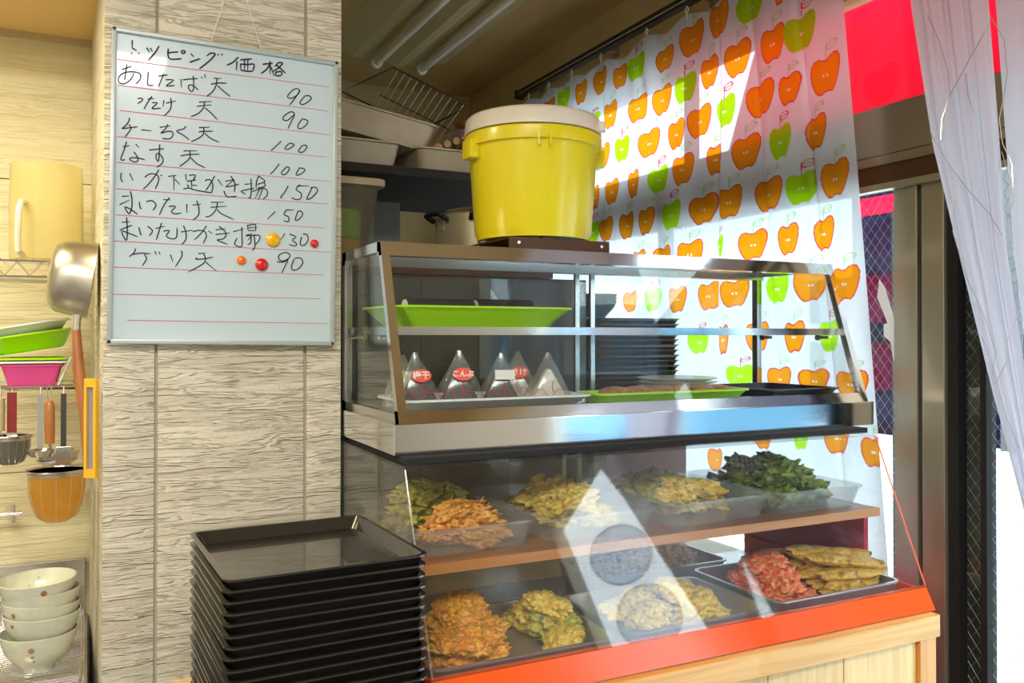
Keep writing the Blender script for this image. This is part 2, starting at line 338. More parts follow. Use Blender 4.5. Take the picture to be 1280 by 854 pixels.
# ------------------------------------------------------------------ data: handwriting strokes (0.1 mm on the board), ruled lines, apple print (y, z, half sizes, kind), threads
WRITING=[[[[-1837,2845],[-1838,2686]],[[-1827,2691],[-1755,2654]],[[-1726,2614],[-1706,2602]],[[-1845,2603],[-1845,2567]],[[-1579,2742],[-1527,2655]],[[-1512,2744],[-1472,2677]],[[-1356,2812],[-1418,2682],[-1550,2493]],[[-1186,2785],[-1192,2673],[-1162,2595],[-1077,2593],[-940,2627]],[[-1185,2702],[-1096,2731],[-1002,2750]],[[-911,2798],[-882,2785],[-881,2755],[-910,2735],[-938,2745],[-939,2775],[-911,2798]],[[-771,2754],[-711,2700]],[[-786,2577],[-713,2620],[-591,2682]],[[-399,2829],[-472,2752]],[[-399,2824],[-310,2829],[-353,2742],[-466,2612],[-606,2474]],[[-256,2834],[-238,2802]],[[-188,2849],[-166,2807]],[[138,2830],[42,2710],[-84,2628]],[[115,2740],[108,2548]],[[179,2775],[270,2803],[414,2835]],[[188,2704],[196,2562]],[[189,2694],[318,2705],[456,2731],[430,2584]],[[266,2793],[266,2582]],[[329,2807],[329,2582]],[[196,2571],[310,2566],[430,2584]],[[624,2757],[718,2783],[830,2809]],[[773,2844],[781,2574]],[[765,2775],[710,2670],[593,2556]],[[793,2731],[863,2548]],[[944,2842],[869,2743]],[[929,2836],[1030,2851],[964,2747],[842,2642]],[[887,2794],[984,2732],[1096,2641]],[[899,2641],[900,2563],[1009,2583]],[[899,2637],[1013,2662],[1009,2579]]],[[[-2012,2247],[-1927,2292],[-1842,2332]],[[-1925,2361],[-1942,2218],[-1959,2044]],[[-1802,2212],[-1834,2107],[-1939,1993],[-2036,1979],[-2070,2036],[-2039,2131],[-1942,2203],[-1811,2234],[-1712,2226],[-1675,2176],[-1693,2092],[-1766,2000]],[[-1543,2269],[-1552,2095],[-1542,2014],[-1441,2023]],[[-1360,2214],[-1276,2243],[-1191,2263]],[[-1268,2275],[-1308,2149],[-1357,1999]],[[-1227,2165],[-1079,2179],[-1213,2049],[-1153,2052],[-1060,2079]],[[-946,2221],[-933,2047]],[[-912,2208],[-777,2246],[-629,2278]],[[-718,2321],[-706,2183],[-713,2033],[-756,2004],[-800,2057],[-792,2118],[-723,2128],[-616,2046]],[[-565,2325],[-546,2290]],[[-501,2378],[-488,2308]],[[-329,2328],[-186,2344]],[[-380,2196],[-265,2238],[-76,2265]],[[-266,2327],[-282,2188],[-351,2046],[-465,1940]],[[-255,2192],[-137,2095],[1,2001]],[[1396,2322],[1336,2357],[1240,2300],[1149,2180],[1165,2133],[1243,2144],[1338,2216],[1399,2323],[1301,2152],[1187,1983]],[[1504,2219],[1409,2088],[1428,2035],[1516,2063],[1632,2178],[1612,2235],[1504,2229]]],[[[-1723,1725],[-1645,1740],[-1645,1696],[-1727,1625]],[[-1545,1740],[-1429,1766]],[[-1471,1805],[-1552,1658],[-1609,1526]],[[-1465,1678],[-1369,1686],[-1467,1569],[-1400,1569],[-1299,1596]],[[-1251,1754],[-1266,1623]],[[-1208,1704],[-1030,1775]],[[-1129,1816],[-1114,1717],[-1137,1585],[-1246,1442]],[[-604,1805],[-357,1857]],[[-638,1717],[-365,1785]],[[-498,1819],[-514,1705],[-609,1580],[-748,1497]],[[-488,1709],[-380,1629],[-244,1500]],[[1296,1803],[1267,1848],[1189,1838],[1075,1736],[1061,1666],[1153,1662],[1296,1803],[1221,1627],[1160,1483]],[[1462,1736],[1377,1607],[1372,1528],[1446,1527],[1552,1629],[1564,1709],[1462,1736]]],[[[-1875,1329],[-1862,1294],[-1909,1198],[-1989,1107]],[[-1997,1106],[-1843,1143],[-1714,1177]],[[-1868,1203],[-1835,1144],[-1858,1069],[-1938,951]],[[-1647,1126],[-1468,1129]],[[-1318,1213],[-1124,1268]],[[-1175,1290],[-1216,1192],[-1300,1100],[-1174,1152],[-1088,1153],[-1078,1080],[-1137,1009],[-1273,998]],[[-840,1294],[-883,1234],[-1011,1177],[-898,1120],[-766,1028]],[[-595,1296],[-384,1332]],[[-599,1208],[-480,1236],[-321,1255]],[[-503,1307],[-506,1185],[-584,1092],[-740,994]],[[-479,1198],[-372,1108],[-201,1048]],[[1026,1209],[913,1084],[821,986]],[[1180,1172],[1105,1076],[1134,1053],[1201,1073],[1293,1155],[1257,1185],[1180,1182]],[[1461,1165],[1391,1059],[1414,1022],[1492,1040],[1565,1147],[1529,1183],[1461,1165]]],[[[-1968,760],[-1845,794]],[[-1907,865],[-1950,689],[-2000,522],[-1963,499],[-1931,520]],[[-1742,835],[-1680,773]],[[-1773,682],[-1701,572],[-1716,498],[-1791,490],[-1849,538],[-1800,565],[-1684,570],[-1576,546]],[[-1504,747],[-1371,775],[-1227,802]],[[-1313,879],[-1319,686],[-1333,538],[-1377,606],[-1369,680],[-1319,695],[-1250,602],[-1264,509],[-1364,421]],[[-875,799],[-623,827]],[[-929,691],[-788,734],[-570,767]],[[-757,802],[-753,682],[-820,591],[-948,477]],[[-734,675],[-628,575],[-459,502]],[[995,734],[902,597],[809,491]],[[1149,685],[1045,563],[1065,516],[1131,533],[1197,627],[1188,685],[1130,679]],[[1401,667],[1347,554],[1374,531],[1441,563],[1522,640],[1498,687],[1391,686]]],[[[-1988,255],[-1998,168],[-1976,94],[-1956,91]],[[-1841,255],[-1779,117]],[[-1571,206],[-1496,275],[-1397,290],[-1328,242],[-1327,142],[-1383,-10]],[[-1322,380],[-1379,264],[-1494,90],[-1600,-30]],[[-1286,282],[-1257,258]],[[-1150,264],[-997,301]],[[-1044,287],[-1044,2]],[[-1022,216],[-930,123]],[[-830,340],[-815,217]],[[-764,324],[-645,339],[-693,229]],[[-805,199],[-710,224],[-632,244]],[[-719,218],[-708,70]],[[-699,130],[-604,135]],[[-793,136],[-774,73],[-872,40]],[[-777,73],[-637,39],[-461,21],[-319,11]],[[-465,241],[-385,277],[-323,217],[-311,106],[-337,18]],[[-279,356],[-357,195],[-452,37]],[[-217,293],[-125,169]],[[-73,269],[98,323]],[[-68,156],[55,185],[199,237]],[[98,323],[-68,156]],[[33,386],[117,239],[103,57]],[[-98,72],[-50,-32],[22,-39],[157,-13]],[[306,242],[457,271]],[[427,373],[440,154],[421,-35],[391,-12]],[[495,178],[312,124],[238,89],[331,45]],[[585,446],[540,317],[533,182]],[[585,436],[698,361],[689,322],[550,260]],[[689,322],[709,237],[551,184]],[[460,109],[589,167],[682,196],[761,145],[750,47],[676,-33]],[[607,170],[518,-27]],[[663,174],[583,-54]],[[1184,290],[1118,157],[1034,43],[1063,31]],[[1434,342],[1348,236],[1456,157],[1449,49],[1352,17],[1255,52]],[[1367,306],[1620,330]],[[1689,306],[1623,163],[1576,40],[1683,88],[1799,237],[1759,312],[1641,292]]],[[[-1971,-198],[-1838,-181]],[[-2006,-362],[-1836,-258]],[[-1823,-90],[-1795,-227],[-1793,-407],[-1832,-519],[-1864,-503],[-1916,-400],[-1816,-437],[-1683,-529]],[[-1662,-280],[-1644,-395],[-1616,-402]],[[-1538,-269],[-1438,-237],[-1361,-318],[-1418,-429]],[[-1228,-201],[-1100,-195]],[[-1118,-152],[-1218,-307],[-1299,-514]],[[-1129,-327],[-1004,-317],[-1079,-424],[-1011,-464],[-894,-437]],[[-799,-250],[-790,-429]],[[-688,-263],[-528,-235]],[[-613,-173],[-570,-310],[-577,-459],[-683,-569]],[[-342,-179],[-93,-157]],[[-346,-282],[-37,-233]],[[-217,-178],[-243,-320],[-347,-451],[-445,-482]],[[-216,-319],[-134,-397],[103,-492]],[[925,-270],[767,-443]],[[1162,-209],[1106,-311],[1203,-362],[1195,-460],[1099,-438]],[[1158,-213],[1313,-207]],[[1394,-230],[1339,-410],[1416,-395],[1496,-281],[1452,-216],[1384,-230]]],[[[-1963,-703],[-1821,-675]],[[-1998,-854],[-1893,-797],[-1778,-744]],[[-1883,-599],[-1869,-759],[-1865,-974],[-1889,-1039],[-1965,-874],[-1842,-901],[-1680,-963]],[[-1663,-772],[-1627,-905],[-1607,-907]],[[-1505,-743],[-1425,-810],[-1428,-865],[-1477,-931]],[[-1359,-778],[-1194,-721]],[[-1254,-660],[-1294,-810],[-1345,-1005]],[[-1218,-823],[-1108,-801],[-1165,-910],[-1070,-960],[-977,-926],[-971,-733]],[[-898,-816],[-677,-764]],[[-852,-687],[-806,-814],[-804,-961],[-880,-1062]],[[-677,-795],[-554,-759],[-449,-780],[-420,-881],[-480,-1019]],[[-423,-657],[-501,-793],[-647,-961]],[[-378,-756],[-306,-817]],[[-244,-728],[-48,-690]],[[-243,-822],[34,-772]],[[-183,-655],[-65,-744],[-46,-838],[-108,-908],[-215,-933],[-2,-1008]],[[97,-743],[306,-671]],[[259,-637],[271,-836],[266,-1036],[128,-997],[180,-861]],[[378,-580],[383,-694]],[[378,-599],[530,-566],[537,-694]],[[388,-646],[526,-628]],[[388,-698],[537,-694]],[[345,-802],[473,-755]],[[345,-812],[612,-784],[596,-911],[532,-981]],[[465,-794],[383,-904]],[[446,-806],[447,-939],[384,-990]],[[511,-801],[532,-1010],[479,-1109]],[[1131,-712],[1047,-853]],[[1228,-716],[1363,-765],[1287,-838],[1370,-902],[1348,-961],[1215,-930]],[[1480,-757],[1453,-916],[1541,-930],[1618,-808],[1586,-701],[1498,-701]]],[[[-1714,-1190],[-1738,-1273],[-1826,-1359]],[[-1761,-1310],[-1621,-1275],[-1441,-1278]],[[-1554,-1289],[-1516,-1387],[-1592,-1522]],[[-1368,-1225],[-1337,-1296]],[[-1296,-1230],[-1269,-1287]],[[-1082,-1276],[-1038,-1417]],[[-879,-1184],[-873,-1298],[-993,-1516]],[[-568,-1226],[-424,-1208]],[[-589,-1310],[-607,-1342],[-440,-1321],[-280,-1278]],[[-468,-1219],[-431,-1311],[-473,-1425],[-750,-1606]],[[-421,-1389],[-214,-1562]],[[978,-1309],[1121,-1305],[1235,-1201],[1224,-1125],[1119,-1111],[1014,-1175],[1026,-1262],[1121,-1286],[1206,-1242],[1142,-1402],[1077,-1541]],[[1332,-1235],[1276,-1395],[1316,-1470],[1432,-1426],[1512,-1305],[1468,-1208],[1332,-1216]]]]
RULES=[[[-2101,2431],[2014,2486]],[[-2085,1935],[1997,1970]],[[-2036,1453],[2046,1461]],[[-2077,943],[1969,979]],[[-2076,445],[2075,466]],[[-2067,-63],[2044,-20]],[[-2067,-564],[1948,-537]],[[-2100,-1069],[2088,-1046]],[[-2107,-1569],[1955,-1539]],[[-2125,-2090],[1906,-2047]],[[-1835,-2583],[2046,-2570]]]
APPLES=[[3.127,2.358,0.066,0.0336,0],[2.999,2.362,0.0488,0.0439,1],[2.857,2.351,0.0469,0.0454,0],[2.726,2.362,0.0492,0.0483,0],[2.591,2.341,0.0416,0.0422,0],[2.488,2.346,0.0637,0.0465,1],[2.322,2.326,0.0531,0.0402,0],[2.179,2.35,0.0585,0.0537,0],[2.212,2.2,0.0515,0.0492,1],[2.096,2.22,0.042,0.0498,0],[2.772,2.23,0.0404,0.023,1],[2.652,2.216,0.0485,0.0503,0],[2.481,2.198,0.067,0.0464,0],[2.336,2.192,0.0557,0.0485,0],[2.144,2.077,0.0572,0.0506,0],[2.705,2.074,0.0527,0.045,0],[2.579,2.076,0.0413,0.0477,1],[2.415,2.063,0.0632,0.0468,0],[2.254,2.059,0.0466,0.0485,0],[2.071,1.944,0.0375,0.0481,0],[2.761,1.927,0.0257,0.0457,0],[2.639,1.93,0.0481,0.0456,0],[2.51,1.938,0.0384,0.0496,0],[2.362,1.93,0.0612,0.0447,1],[2.223,1.938,0.054,0.0506,0],[2.773,1.796,0.0403,0.0427,1],[2.683,1.796,0.0548,0.0461,0],[2.548,1.795,0.0406,0.0487,0],[2.43,1.796,0.0425,0.0484,0],[2.289,1.799,0.0627,0.0489,1],[2.125,1.797,0.0661,0.0476,0],[2.472,1.66,0.0436,0.0419,0],[2.342,1.661,0.0492,0.043,0],[2.189,1.661,0.0649,0.0461,0],[2.002,1.802,0.0553,0.0493,0],[1.934,1.94,0.0579,0.0505,0],[1.786,1.939,0.0427,0.049,1],[1.664,1.94,0.0389,0.0477,0],[1.839,1.801,0.0604,0.0476,0],[1.714,1.8,0.0534,0.0454,1],[1.595,1.806,0.0486,0.0494,0],[1.906,1.665,0.0584,0.0441,0],[1.76,1.666,0.0389,0.0439,0],[1.635,1.668,0.038,0.0451,0],[2.043,1.673,0.0221,0.0353,1],[2.046,2.367,0.0461,0.0526,0],[1.91,2.36,0.0603,0.0443,1],[1.965,2.224,0.054,0.0535,0],[1.816,2.221,0.0485,0.0518,0],[1.718,2.224,0.0566,0.0521,1],[1.789,2.349,0.0183,0.0268,0],[1.629,2.084,0.0541,0.0523,0],[1.869,2.08,0.0617,0.0505,0],[1.754,2.078,0.0373,0.044,0],[2.019,2.08,0.0453,0.0496,1],[1.562,1.534,0.046,0.0457,0],[1.686,1.537,0.055,0.0459,0],[1.803,1.532,0.0464,0.0424,1],[1.978,1.528,0.0614,0.0428,0],[2.101,1.524,0.0535,0.0447,0],[1.617,1.4,0.0361,0.0426,1],[1.74,1.398,0.0353,0.0446,0],[1.884,1.398,0.0492,0.0437,0],[2.024,1.389,0.0254,0.046,0],[2.15,1.38,0.0513,0.0378,1],[2.524,1.522,0.045,0.0383,0],[2.392,1.523,0.0415,0.041,1],[2.255,1.52,0.055,0.0444,0],[1.955,1.282,0.0569,0.0353,1],[1.795,1.28,0.046,0.0356,0],[1.674,1.281,0.0531,0.0339,0],[1.545,1.279,0.0504,0.0363,0],[2.07,1.02,0.0373,0.0368,0],[1.861,1.115,0.0419,0.0387,0],[1.718,1.124,0.0231,0.0323,1],[1.595,1.137,0.0445,0.041,0],[1.482,1.116,0.0358,0.0392,0]]
THREADS=[[(1.1392,2.0332),(1.1147,1.9779),(1.0943,1.9096),(1.0911,1.8623),(1.1085,1.82),(1.1104,1.7814)],[(1.0911,1.8623),(1.0658,1.8986),(1.0379,1.9359),(1.0188,1.9628)],[(1.1349,1.8022),(1.0918,1.7266),(1.0506,1.671),(1.0111,1.6237),(0.9869,1.5814)],[(1.0576,1.8963),(1.0529,1.8527),(1.0417,1.8198)],[(1.0803,1.6602),(1.0857,1.5995),(1.0595,1.5134),(1.0199,1.4296),(1.0017,1.3708),(1.008,1.3267)],[(0.9825,1.8349),(0.9918,1.7934),(0.986,1.7485),(0.9683,1.7089),(0.9657,1.6438),(0.9777,1.6094),(0.9662,1.5434),(0.9577,1.4856),(0.961,1.4286),(0.9789,1.3928),(0.9791,1.3567),(1.002,1.3123)],[(0.9876,1.7342),(0.9743,1.6883),(0.9686,1.6514)],[(1.0093,1.9894),(0.982,1.9365),(0.9763,1.8768),(0.9825,1.8349)],[(1.0279,1.4),(1.0019,1.3269),(0.9826,1.2555),(0.9578,1.2007)]]

# ------------------------------------------------------------------ the setting
sbox('floor', M['floor'], -1.7, 1.86, -2.7, 4.2, -0.05, 0)
sbox('ceiling', M['ceiling'], -1.7, 1.86, -2.7, 4.2, 2.66, 2.72)
sbox('wall_left', M['room'], -1.7, -1.6, -2.7, 2.5, 0, 2.66)
sbox('wall_rear', M['room'], -1.6, 1.8, -2.7, -2.6, 0, 2.66)
sbox('wall_back', M['plaster'], 0.46, 1.86, 4.14, 4.2, 0, 2.66)
sbox('wall_side', M['plaster'], 0.36, 0.46, 2.54, 4.2, 0, 2.66)
# pillar faced with siding boards; its left flank leans back a little
pil = struct(MB().prism([(0.030, 1.829, 0), (0.484, 1.829, 0), (0.484, 2.54, 0), (0.004, 2.54, 0)], (0, 0, 2.66)).obj('wall_center', M['groove']))
GX = [0.0253, 0.1195, 0.4125, 0.490]
for a, b in zip(GX[:-1], GX[1:]):
    x0 = a + (0.0030 if a > 0.03 else 0); x1 = b - (0.0030 if b < 0.48 else 0)
    MB().box(x0, x1, 1.822, 1.8315, 0.0, 2.655, bev=0.0012).obj('siding_panel', M['siding'], pil, smooth=30)
for (y0, y1) in ((1.836, 2.16), (2.164, 2.44)):
    f = lambda y: 0.0253 - (y - 1.822) * 0.0338
    MB().prism([(f(y0), y0, 0), (f(y0) + 0.008, y0, 0), (f(y1) + 0.008, y1, 0), (f(y1), y1, 0)], (0, 0, 2.15)).obj('siding_panel', M['siding'], pil)
kw = sbox('wall_kitchen', M['groove'], -1.6, 0.02, 2.462, 2.54, 0, 2.66)
zb = [0.0, 0.62, 1.06, 1.275, 1.79, 2.157]
for k, (a, b) in enumerate(zip(zb[:-1], zb[1:])):
    for (x0, x1) in ((-1.6, -0.62), (-0.617, 0.006)):
        MB().box(x0, x1, 2.45, 2.464, a + 0.0012, b - 0.0012, bev=0.001).obj('siding_panel', M['siding2'], kw)
sbox('trim_1', M['soffit'], -1.6, 0.024, 1.86, 2.54, 2.157, 2.66)        # lowered soffit over the sink niche
MB().box(-1.6, 0.02, 2.43, 2.449, 2.145, 2.157).obj('bead', M['fixture'], None); struct(bpy.data.objects['bead']); bpy.data.objects['bead'].name = 'trim_2'

# street side: sill, steel header, door frames, panes
sbox('wall_right', M['plaster'], 1.8, 1.86, -2.7, 4.2, 2.29, 2.66)
sbox('wall_right', M['plaster'], 1.8, 1.86, 1.48, 4.2, 0, 0.66)
sbox('wall_right', M['plaster'], 1.8, 1.86, 3.40, 4.2, 0.66, 2.29)
sbox('wall_right', M['room'], 1.8, 1.86, -2.7, -0.30, 0, 2.29)
sbox('wall_right', M['room'], 1.8, 1.86, -0.30, 0.36, 2.03, 2.29)
sbox('wall_right', M['room'], 1.8, 1.86, 0.36, 0.62, 1.976, 2.29)
hd = sbox('trim_3', M['header'], 1.775, 1.86, 0.36, 3.40, 1.852, 1.976, bev=0.003)
sbox('lower_band', M['header'], 1.772, 1.86, 0.36, 3.40, 1.828, 1.850, parent=hd)
sbox('door_track', M['brownrail'], 1.785, 1.86, 0.36, 3.40, 1.776, 1.828, parent=hd)
sbox('track_lip', M['stile'], 1.768, 1.79, 0.36, 3.40, 1.764, 1.780, parent=hd)
w1 = sbox('window_1', M['winglass'], 1.826, 1.830, 0.62, 3.40, 1.976, 2.29)
for y in (0.62, 2.30):
    sbox('mullion', M['stile'], 1.81, 1.85, y, y + 0.03, 1.976, 2.29, parent=w1)
w2 = sbox('window_2', M['winglass'], 1.824, 1.828, 1.49, 3.40, 0.66, 1.776)
sbox('mullion', M['stile'], 1.81, 1.85, 2.44, 2.48, 0.66, 1.776, parent=w2)
sbox('bottom_rail', M['stile'], 1.80, 1.85, 1.49, 3.40, 0.655, 0.70, parent=w2)
def wiremesh(name, y0, y1, z0, z1, x, parent, pitch=0.027):
    mb = MB(); H = z1 - z0; Wd = y1 - y0; n = int((H * 0.8 + Wd) / pitch) + 1
    for k in range(n):
        for sgn in (1, -1):
            # steep diamonds: dz/dy = 1.25
            c = k * pitch
            ya, yb = c - H * 0.8, c
            a, b = (0.0, ya), (H, yb)
            pts = []
            t0 = 0.0 if ya >= 0 else -ya / 0.8; t1 = H if yb <= Wd else H - (yb - Wd) / 0.8
            if t1 - t0 < 0.01: continue
            p = [(ya + 0.8 * t0, t0), (ya + 0.8 * t1, t1)]
            if sgn < 0: p = [(Wd - q[0], q[1]) for q in p]
            mb.tube([(x, y0 + p[0][0], z0 + p[0][1]), (x, y0 + p[1][0], z0 + p[1][1])], 0.0006, 3)
    o = mb.obj(name, M['wire'], parent); o['kind'] = 'stuff'; return o
wiremesh('wire_mesh', 1.49, 2.44, 0.70, 1.776, 1.826, w2)
# white painted sweep on the pane beside the curtain
pts = [(1.545, 1.545), (1.528, 1.520), (1.505, 1.455), (1.480, 1.345), (1.487, 1.300), (1.500, 1.325), (1.512, 1.385), (1.532, 1.400), (1.532, 1.430), (1.520, 1.432), (1.540, 1.475), (1.552, 1.50)]
MB().prism([(1.8225, y, z) for y, z in pts], (0.001, 0, 0)).obj('painted_mark', M['paper'], w2)
d1 = sbox('door_1', M['winglass'], 1.824, 1.828, 0.56, 1.305, 0.12, 1.776)
sbox('door_stile', M['stile'], 1.795, 1.845, 1.412, 1.479, 0.0, 1.776, parent=d1, bev=0.003)
sbox('gap_gasket', M['darkgap'], 1.812, 1.845, 1.398, 1.414, 0.0, 1.776, parent=d1)
sbox('door_stile', M['stile'], 1.795, 1.845, 1.339, 1.400, 0.0, 1.776, parent=d1, bev=0.003)
sbox('gap_gasket', M['darkgap'], 1.806, 1.845, 1.312, 1.340, 0.0, 1.776, parent=d1)
sbox('dark_pane_backing', M['dimolive'], 1.834, 1.850, 1.255, 1.312, 0.0, 1.776, parent=d1)  # solid olive plate added behind the pane so its glass looks dark
sbox('door_stile', M['darkgap'], 1.806, 1.84, 1.243, 1.258, 0.0, 1.776, parent=d1)
sbox('door_stile', M['stile'], 1.80, 1.845, 0.52, 0.56, 0.0, 1.776, parent=d1, bev=0.003)
sbox('kick_plate', M['stile'], 1.80, 1.845, 0.56, 1.312, 0.0, 0.12, parent=d1)
wiremesh('wire_mesh', 0.56, 1.305, 0.12, 1.776, 1.826, d1)
sbox('trim_4', M['stile'], 1.795, 1.86, -0.33, -0.295, 0.0, 2.03)

# street outside
sbox('ground', M['street'], 1.86, 14, -10, 16, -0.12, -0.05)
fc = sbox('wall_facade', M['facade'], 10.5, 10.9, 5.8, 9.4, -0.1, 4.6)
sbox('wall_facade', M['palewall'], 10.6, 10.9, 9.4, 30, -0.1, 4.2)
sbox('wall_facade', M['palewall'], 10.6, 10.9, 2.0, 5.8, -0.1, 4.2)
sbox('shop_panel', M['fred'], 10.43, 10.5, 8.0, 10.2, 0.6, 1.3, parent=fc)
sbox('shop_panel', M['fred'], 10.43, 10.5, 7.6, 10.2, 1.6, 2.3, parent=fc)
sbox('shop_panel', M['fred'], 10.43, 10.5, 5.9, 6.6, 1.2, 1.9, parent=fc)
sbox('shop_column', M['cabinet'], 10.3, 10.5, 6.6, 6.9, -0.1, 4.6, parent=fc)
sbox('wall_facade', M['facade'], 10.5, 10.9, -8.6, 2.0, -0.1, 8.5)
aw = MB().prism([(1.98, 0.95, 1.93), (2.25, 0.95, 2.75), (2.25, 2.35, 2.75), (1.98, 2.35, 1.93)], (0.004, 0, 0.002)).obj('shop_awning', M['pinkcloth'])
tag(aw, 'bright pink cloth awning hanging outside above the steel door header', 'awning')
van = thing('reflection_van', 'unseen blue van added outside for the blue reflection in the steel case base', 'van', (5.5, -5, -0.05))  # added out of view so the steel base mirrors a blue patch
MB().loft([[(x, y, z) for x, z in ((5.0, 0.25), (5.0, 1.1), (5.15, 1.75), (6.35, 1.75), (6.5, 1.1), (6.5, 0.25))] for y in (-8.4, -4.2)]).obj('body', M['vanblue'], van)
MB().loft([[(x, y, z) for x, z in ((5.05, 0.25), (5.05, 0.95), (5.10, 1.05), (6.4, 1.05), (6.45, 0.95), (6.45, 0.25))] for y in (-4.2, -3.3)]).obj('bonnet', M['vanblue'], van)
for y in (-7.9, -6.5, -5.1): MB().prism([(4.995, y, 1.12), (5.10, y, 1.6), (5.10, y + 1.1, 1.6), (4.995, y + 1.1, 1.12)], (-0.01, 0, 0)).obj('side_window', M['black'], van)
for y in (-7.6, -4.2):
    for x in (4.98, 6.32): MB().rod((x, y, 0.27), (x + 0.2, y, 0.27), 0.32, 24).obj('wheel', M['darkgap'], van)
strip = MB().box(4.2, 4.24, 3.45, 3.72, 2.13, 2.23).obj('shop_sign', M['pinkcloth']); MB().box(4.205, 4.235, 3.455, 3.475, -0.05, 2.13).obj('post', M['darkgap'], strip); tag(strip, 'small bright pink panel outside seen through the wired pane beside the curtain', 'sign')

# ------------------------------------------------------------------ ceiling lamp over the kitchen passage
fx = thing('fluorescent_fixture', 'unlit twin tube ceiling fixture above the storage shelf', 'ceiling light', (1.2, 3.0, 2.66))
MB().prism([(0.93, 2.35, 2.659), (1.03, 2.35, 2.625), (1.37, 2.35, 2.625), (1.47, 2.35, 2.659)], (0, 1.30, 0)).obj('housing', M['fixture'], fx)
MB().prism([(1.18, 2.36, 2.625), (1.215, 2.36, 2.600), (1.245, 2.36, 2.600), (1.28, 2.36, 2.625)], (0, 1.27, 0)).obj('reflector', M['fixture'], fx)
for x in (1.125, 1.333):
    MB().rod((x, 2.40, 2.595), (x, 3.585, 2.595), 0.0165, 14).obj('tube', M['tube'], fx, smooth=True)
    for y in (2.38, 3.585):
        MB().rod((x, y, 2.595), (x, y + 0.022, 2.595), 0.024, 14).rod((x, y + 0.011, 2.595), (x, y + 0.011, 2.63), 0.012, 8).obj('socket', M['white'], fx, smooth=True)

# ------------------------------------------------------------------ counter
ct = thing('counter', 'wooden service counter with planked front and orange varnished edge', 'counter', (0.9, 1.5, 0))
MB().box(0.13, 0.494, 1.262, 1.60, 0.765, 0.799).box(0.494, 1.646, 1.262, 1.80, 0.765, 0.799).box(0.50, 1.646, 1.80, 2.75, 0.765, 0.799).obj('worktop', M['plank'], ct)
MB().box(0.13, 1.646, 1.240, 1.262, 0.752, 0.800, bev=0.003).obj('edge_rail', M['wood'], ct)
px = [0.13, 0.28, 0.43, 0.58, 0.73, 0.88, 1.03, 1.18, 1.33, 1.48, 1.600]
px = [0.15, 0.30, 0.45, 0.60, 0.751, 0.903, 1.055, 1.173, 1.375, 1.590]
for a, b in zip(px[:-1], px[1:]):
    MB().box(a + 0.0012, b - 0.0012, 1.256, 1.270, 0.02, 0.752, bev=0.0008).obj('plank', M['plank'], ct)
MB().box(1.590, 1.640, 1.246, 1.30, 0.0, 0.752, bev=0.002).obj('corner_post', M['post'], ct)
MB().box(0.13, 0.150, 1.246, 1.30, 0.0, 0.752, bev=0.002).obj('corner_post', M['post'], ct)
MB().box(0.14, 1.59, 1.272, 1.285, 0.02, 0.75).box(1.62, 1.64, 1.30, 2.72, 0.0, 0.764).obj('backing', M['darkwood'], ct)

# ------------------------------------------------------------------ upper display case
uc = thing('display_case', 'upper stainless steel and glass display case stacked on the acrylic one', 'display case', (1.1, 1.65, 1.183))
X0, X1 = 0.494, 1.717
MB().box(X0, X1, 1.473, 1.870, 1.1835, 1.240, bev=0.0015).obj('base', M['polished'], uc)
def slope(z): return 1.479 + (z - 1.24) * (1.592 - 1.479) / (1.582 - 1.24)
A0, A1 = 0.505, 1.705
def bar_x(mb, z0, z1, d=0.02, x0=A0, x1=A1):   # a rail lying in the sloping front plane
    return mb.prism([(x0, slope(z0), z0), (x0, slope(z1), z1), (x0, slope(z1) + d, z1), (x0, slope(z0) + d, z0)], (x1 - x0, 0, 0))
bar_x(MB(), 1.240, 1.262).obj('bottom_rail', M['polished'], uc)
MB().prism([(A0, 1.583, 1.556), (A0, 1.592, 1.584), (A0, 1.612, 1.584), (A0, 1.612, 1.556)], (A1 - A0, 0, 0)).obj('top_rail', M['polished'], uc)
MB().box(A0, A1, 1.838, 1.866, 1.556, 1.584).obj('top_rail', M['steel'], uc)
MB().box(A0, A1, 1.838, 1.866, 1.240, 1.258).obj('bottom_rail', M['steel'], uc)
for x in (A0, A1 - 0.017):
    MB().prism([(x, 1.479, 1.24), (x, 1.592, 1.583), (x, 1.609, 1.583), (x, 1.498, 1.24)], (0.017, 0, 0)).obj('front_post', M['polished'], uc)
    MB().box(x, x + 0.017, 1.846, 1.866, 1.24, 1.584).obj('rear_post', M['steel'], uc)
    MB().box(x, x + 0.017, 1.60, 1.85, 1.564, 1.584).obj('top_side_rail', M['polished'], uc)
    MB().box(x, x + 0.017, 1.49, 1.85, 1.240, 1.256).obj('bottom_side_rail', M['steel'], uc)
MB().box(A0 + 0.017, A1 - 0.017, 1.612, 1.838, 1.578, 1.584).obj('top_panel', M['steel'], uc)
z0, z1 = 1.262, 1.556
MB().prism([(A0 + 0.017, slope(z0) + 0.006, z0), (A0 + 0.017, slope(z1) + 0.006, z1), (A0 + 0.017, slope(z1) + 0.010, z1), (A0 + 0.017, slope(z0) + 0.010, z0)], (A1 - A0 - 0.034, 0, 0)).obj('front_glass', M['glass'], uc)
for x in (A0 + 0.004, A1 - 0.008):
    MB().prism([(x, 1.500, 1.256), (x, 1.603, 1.564), (x, 1.846, 1.564), (x, 1.846, 1.256)], (0.004, 0, 0)).obj('side_glass', M['glass'], uc)
MB().box(A0 + 0.017, 1.125, 1.846, 1.850, 1.258, 1.556).obj('sliding_glass', M['glass'], uc)
MB().box(1.095, A1 - 0.017, 1.856, 1.860, 1.258, 1.556).obj('sliding_glass', M['glass'], uc)
for x in (1.092, 1.137): MB().box(x, x + 0.012, 1.842, 1.852, 1.258, 1.556).obj('door_edge', M['steel'], uc)
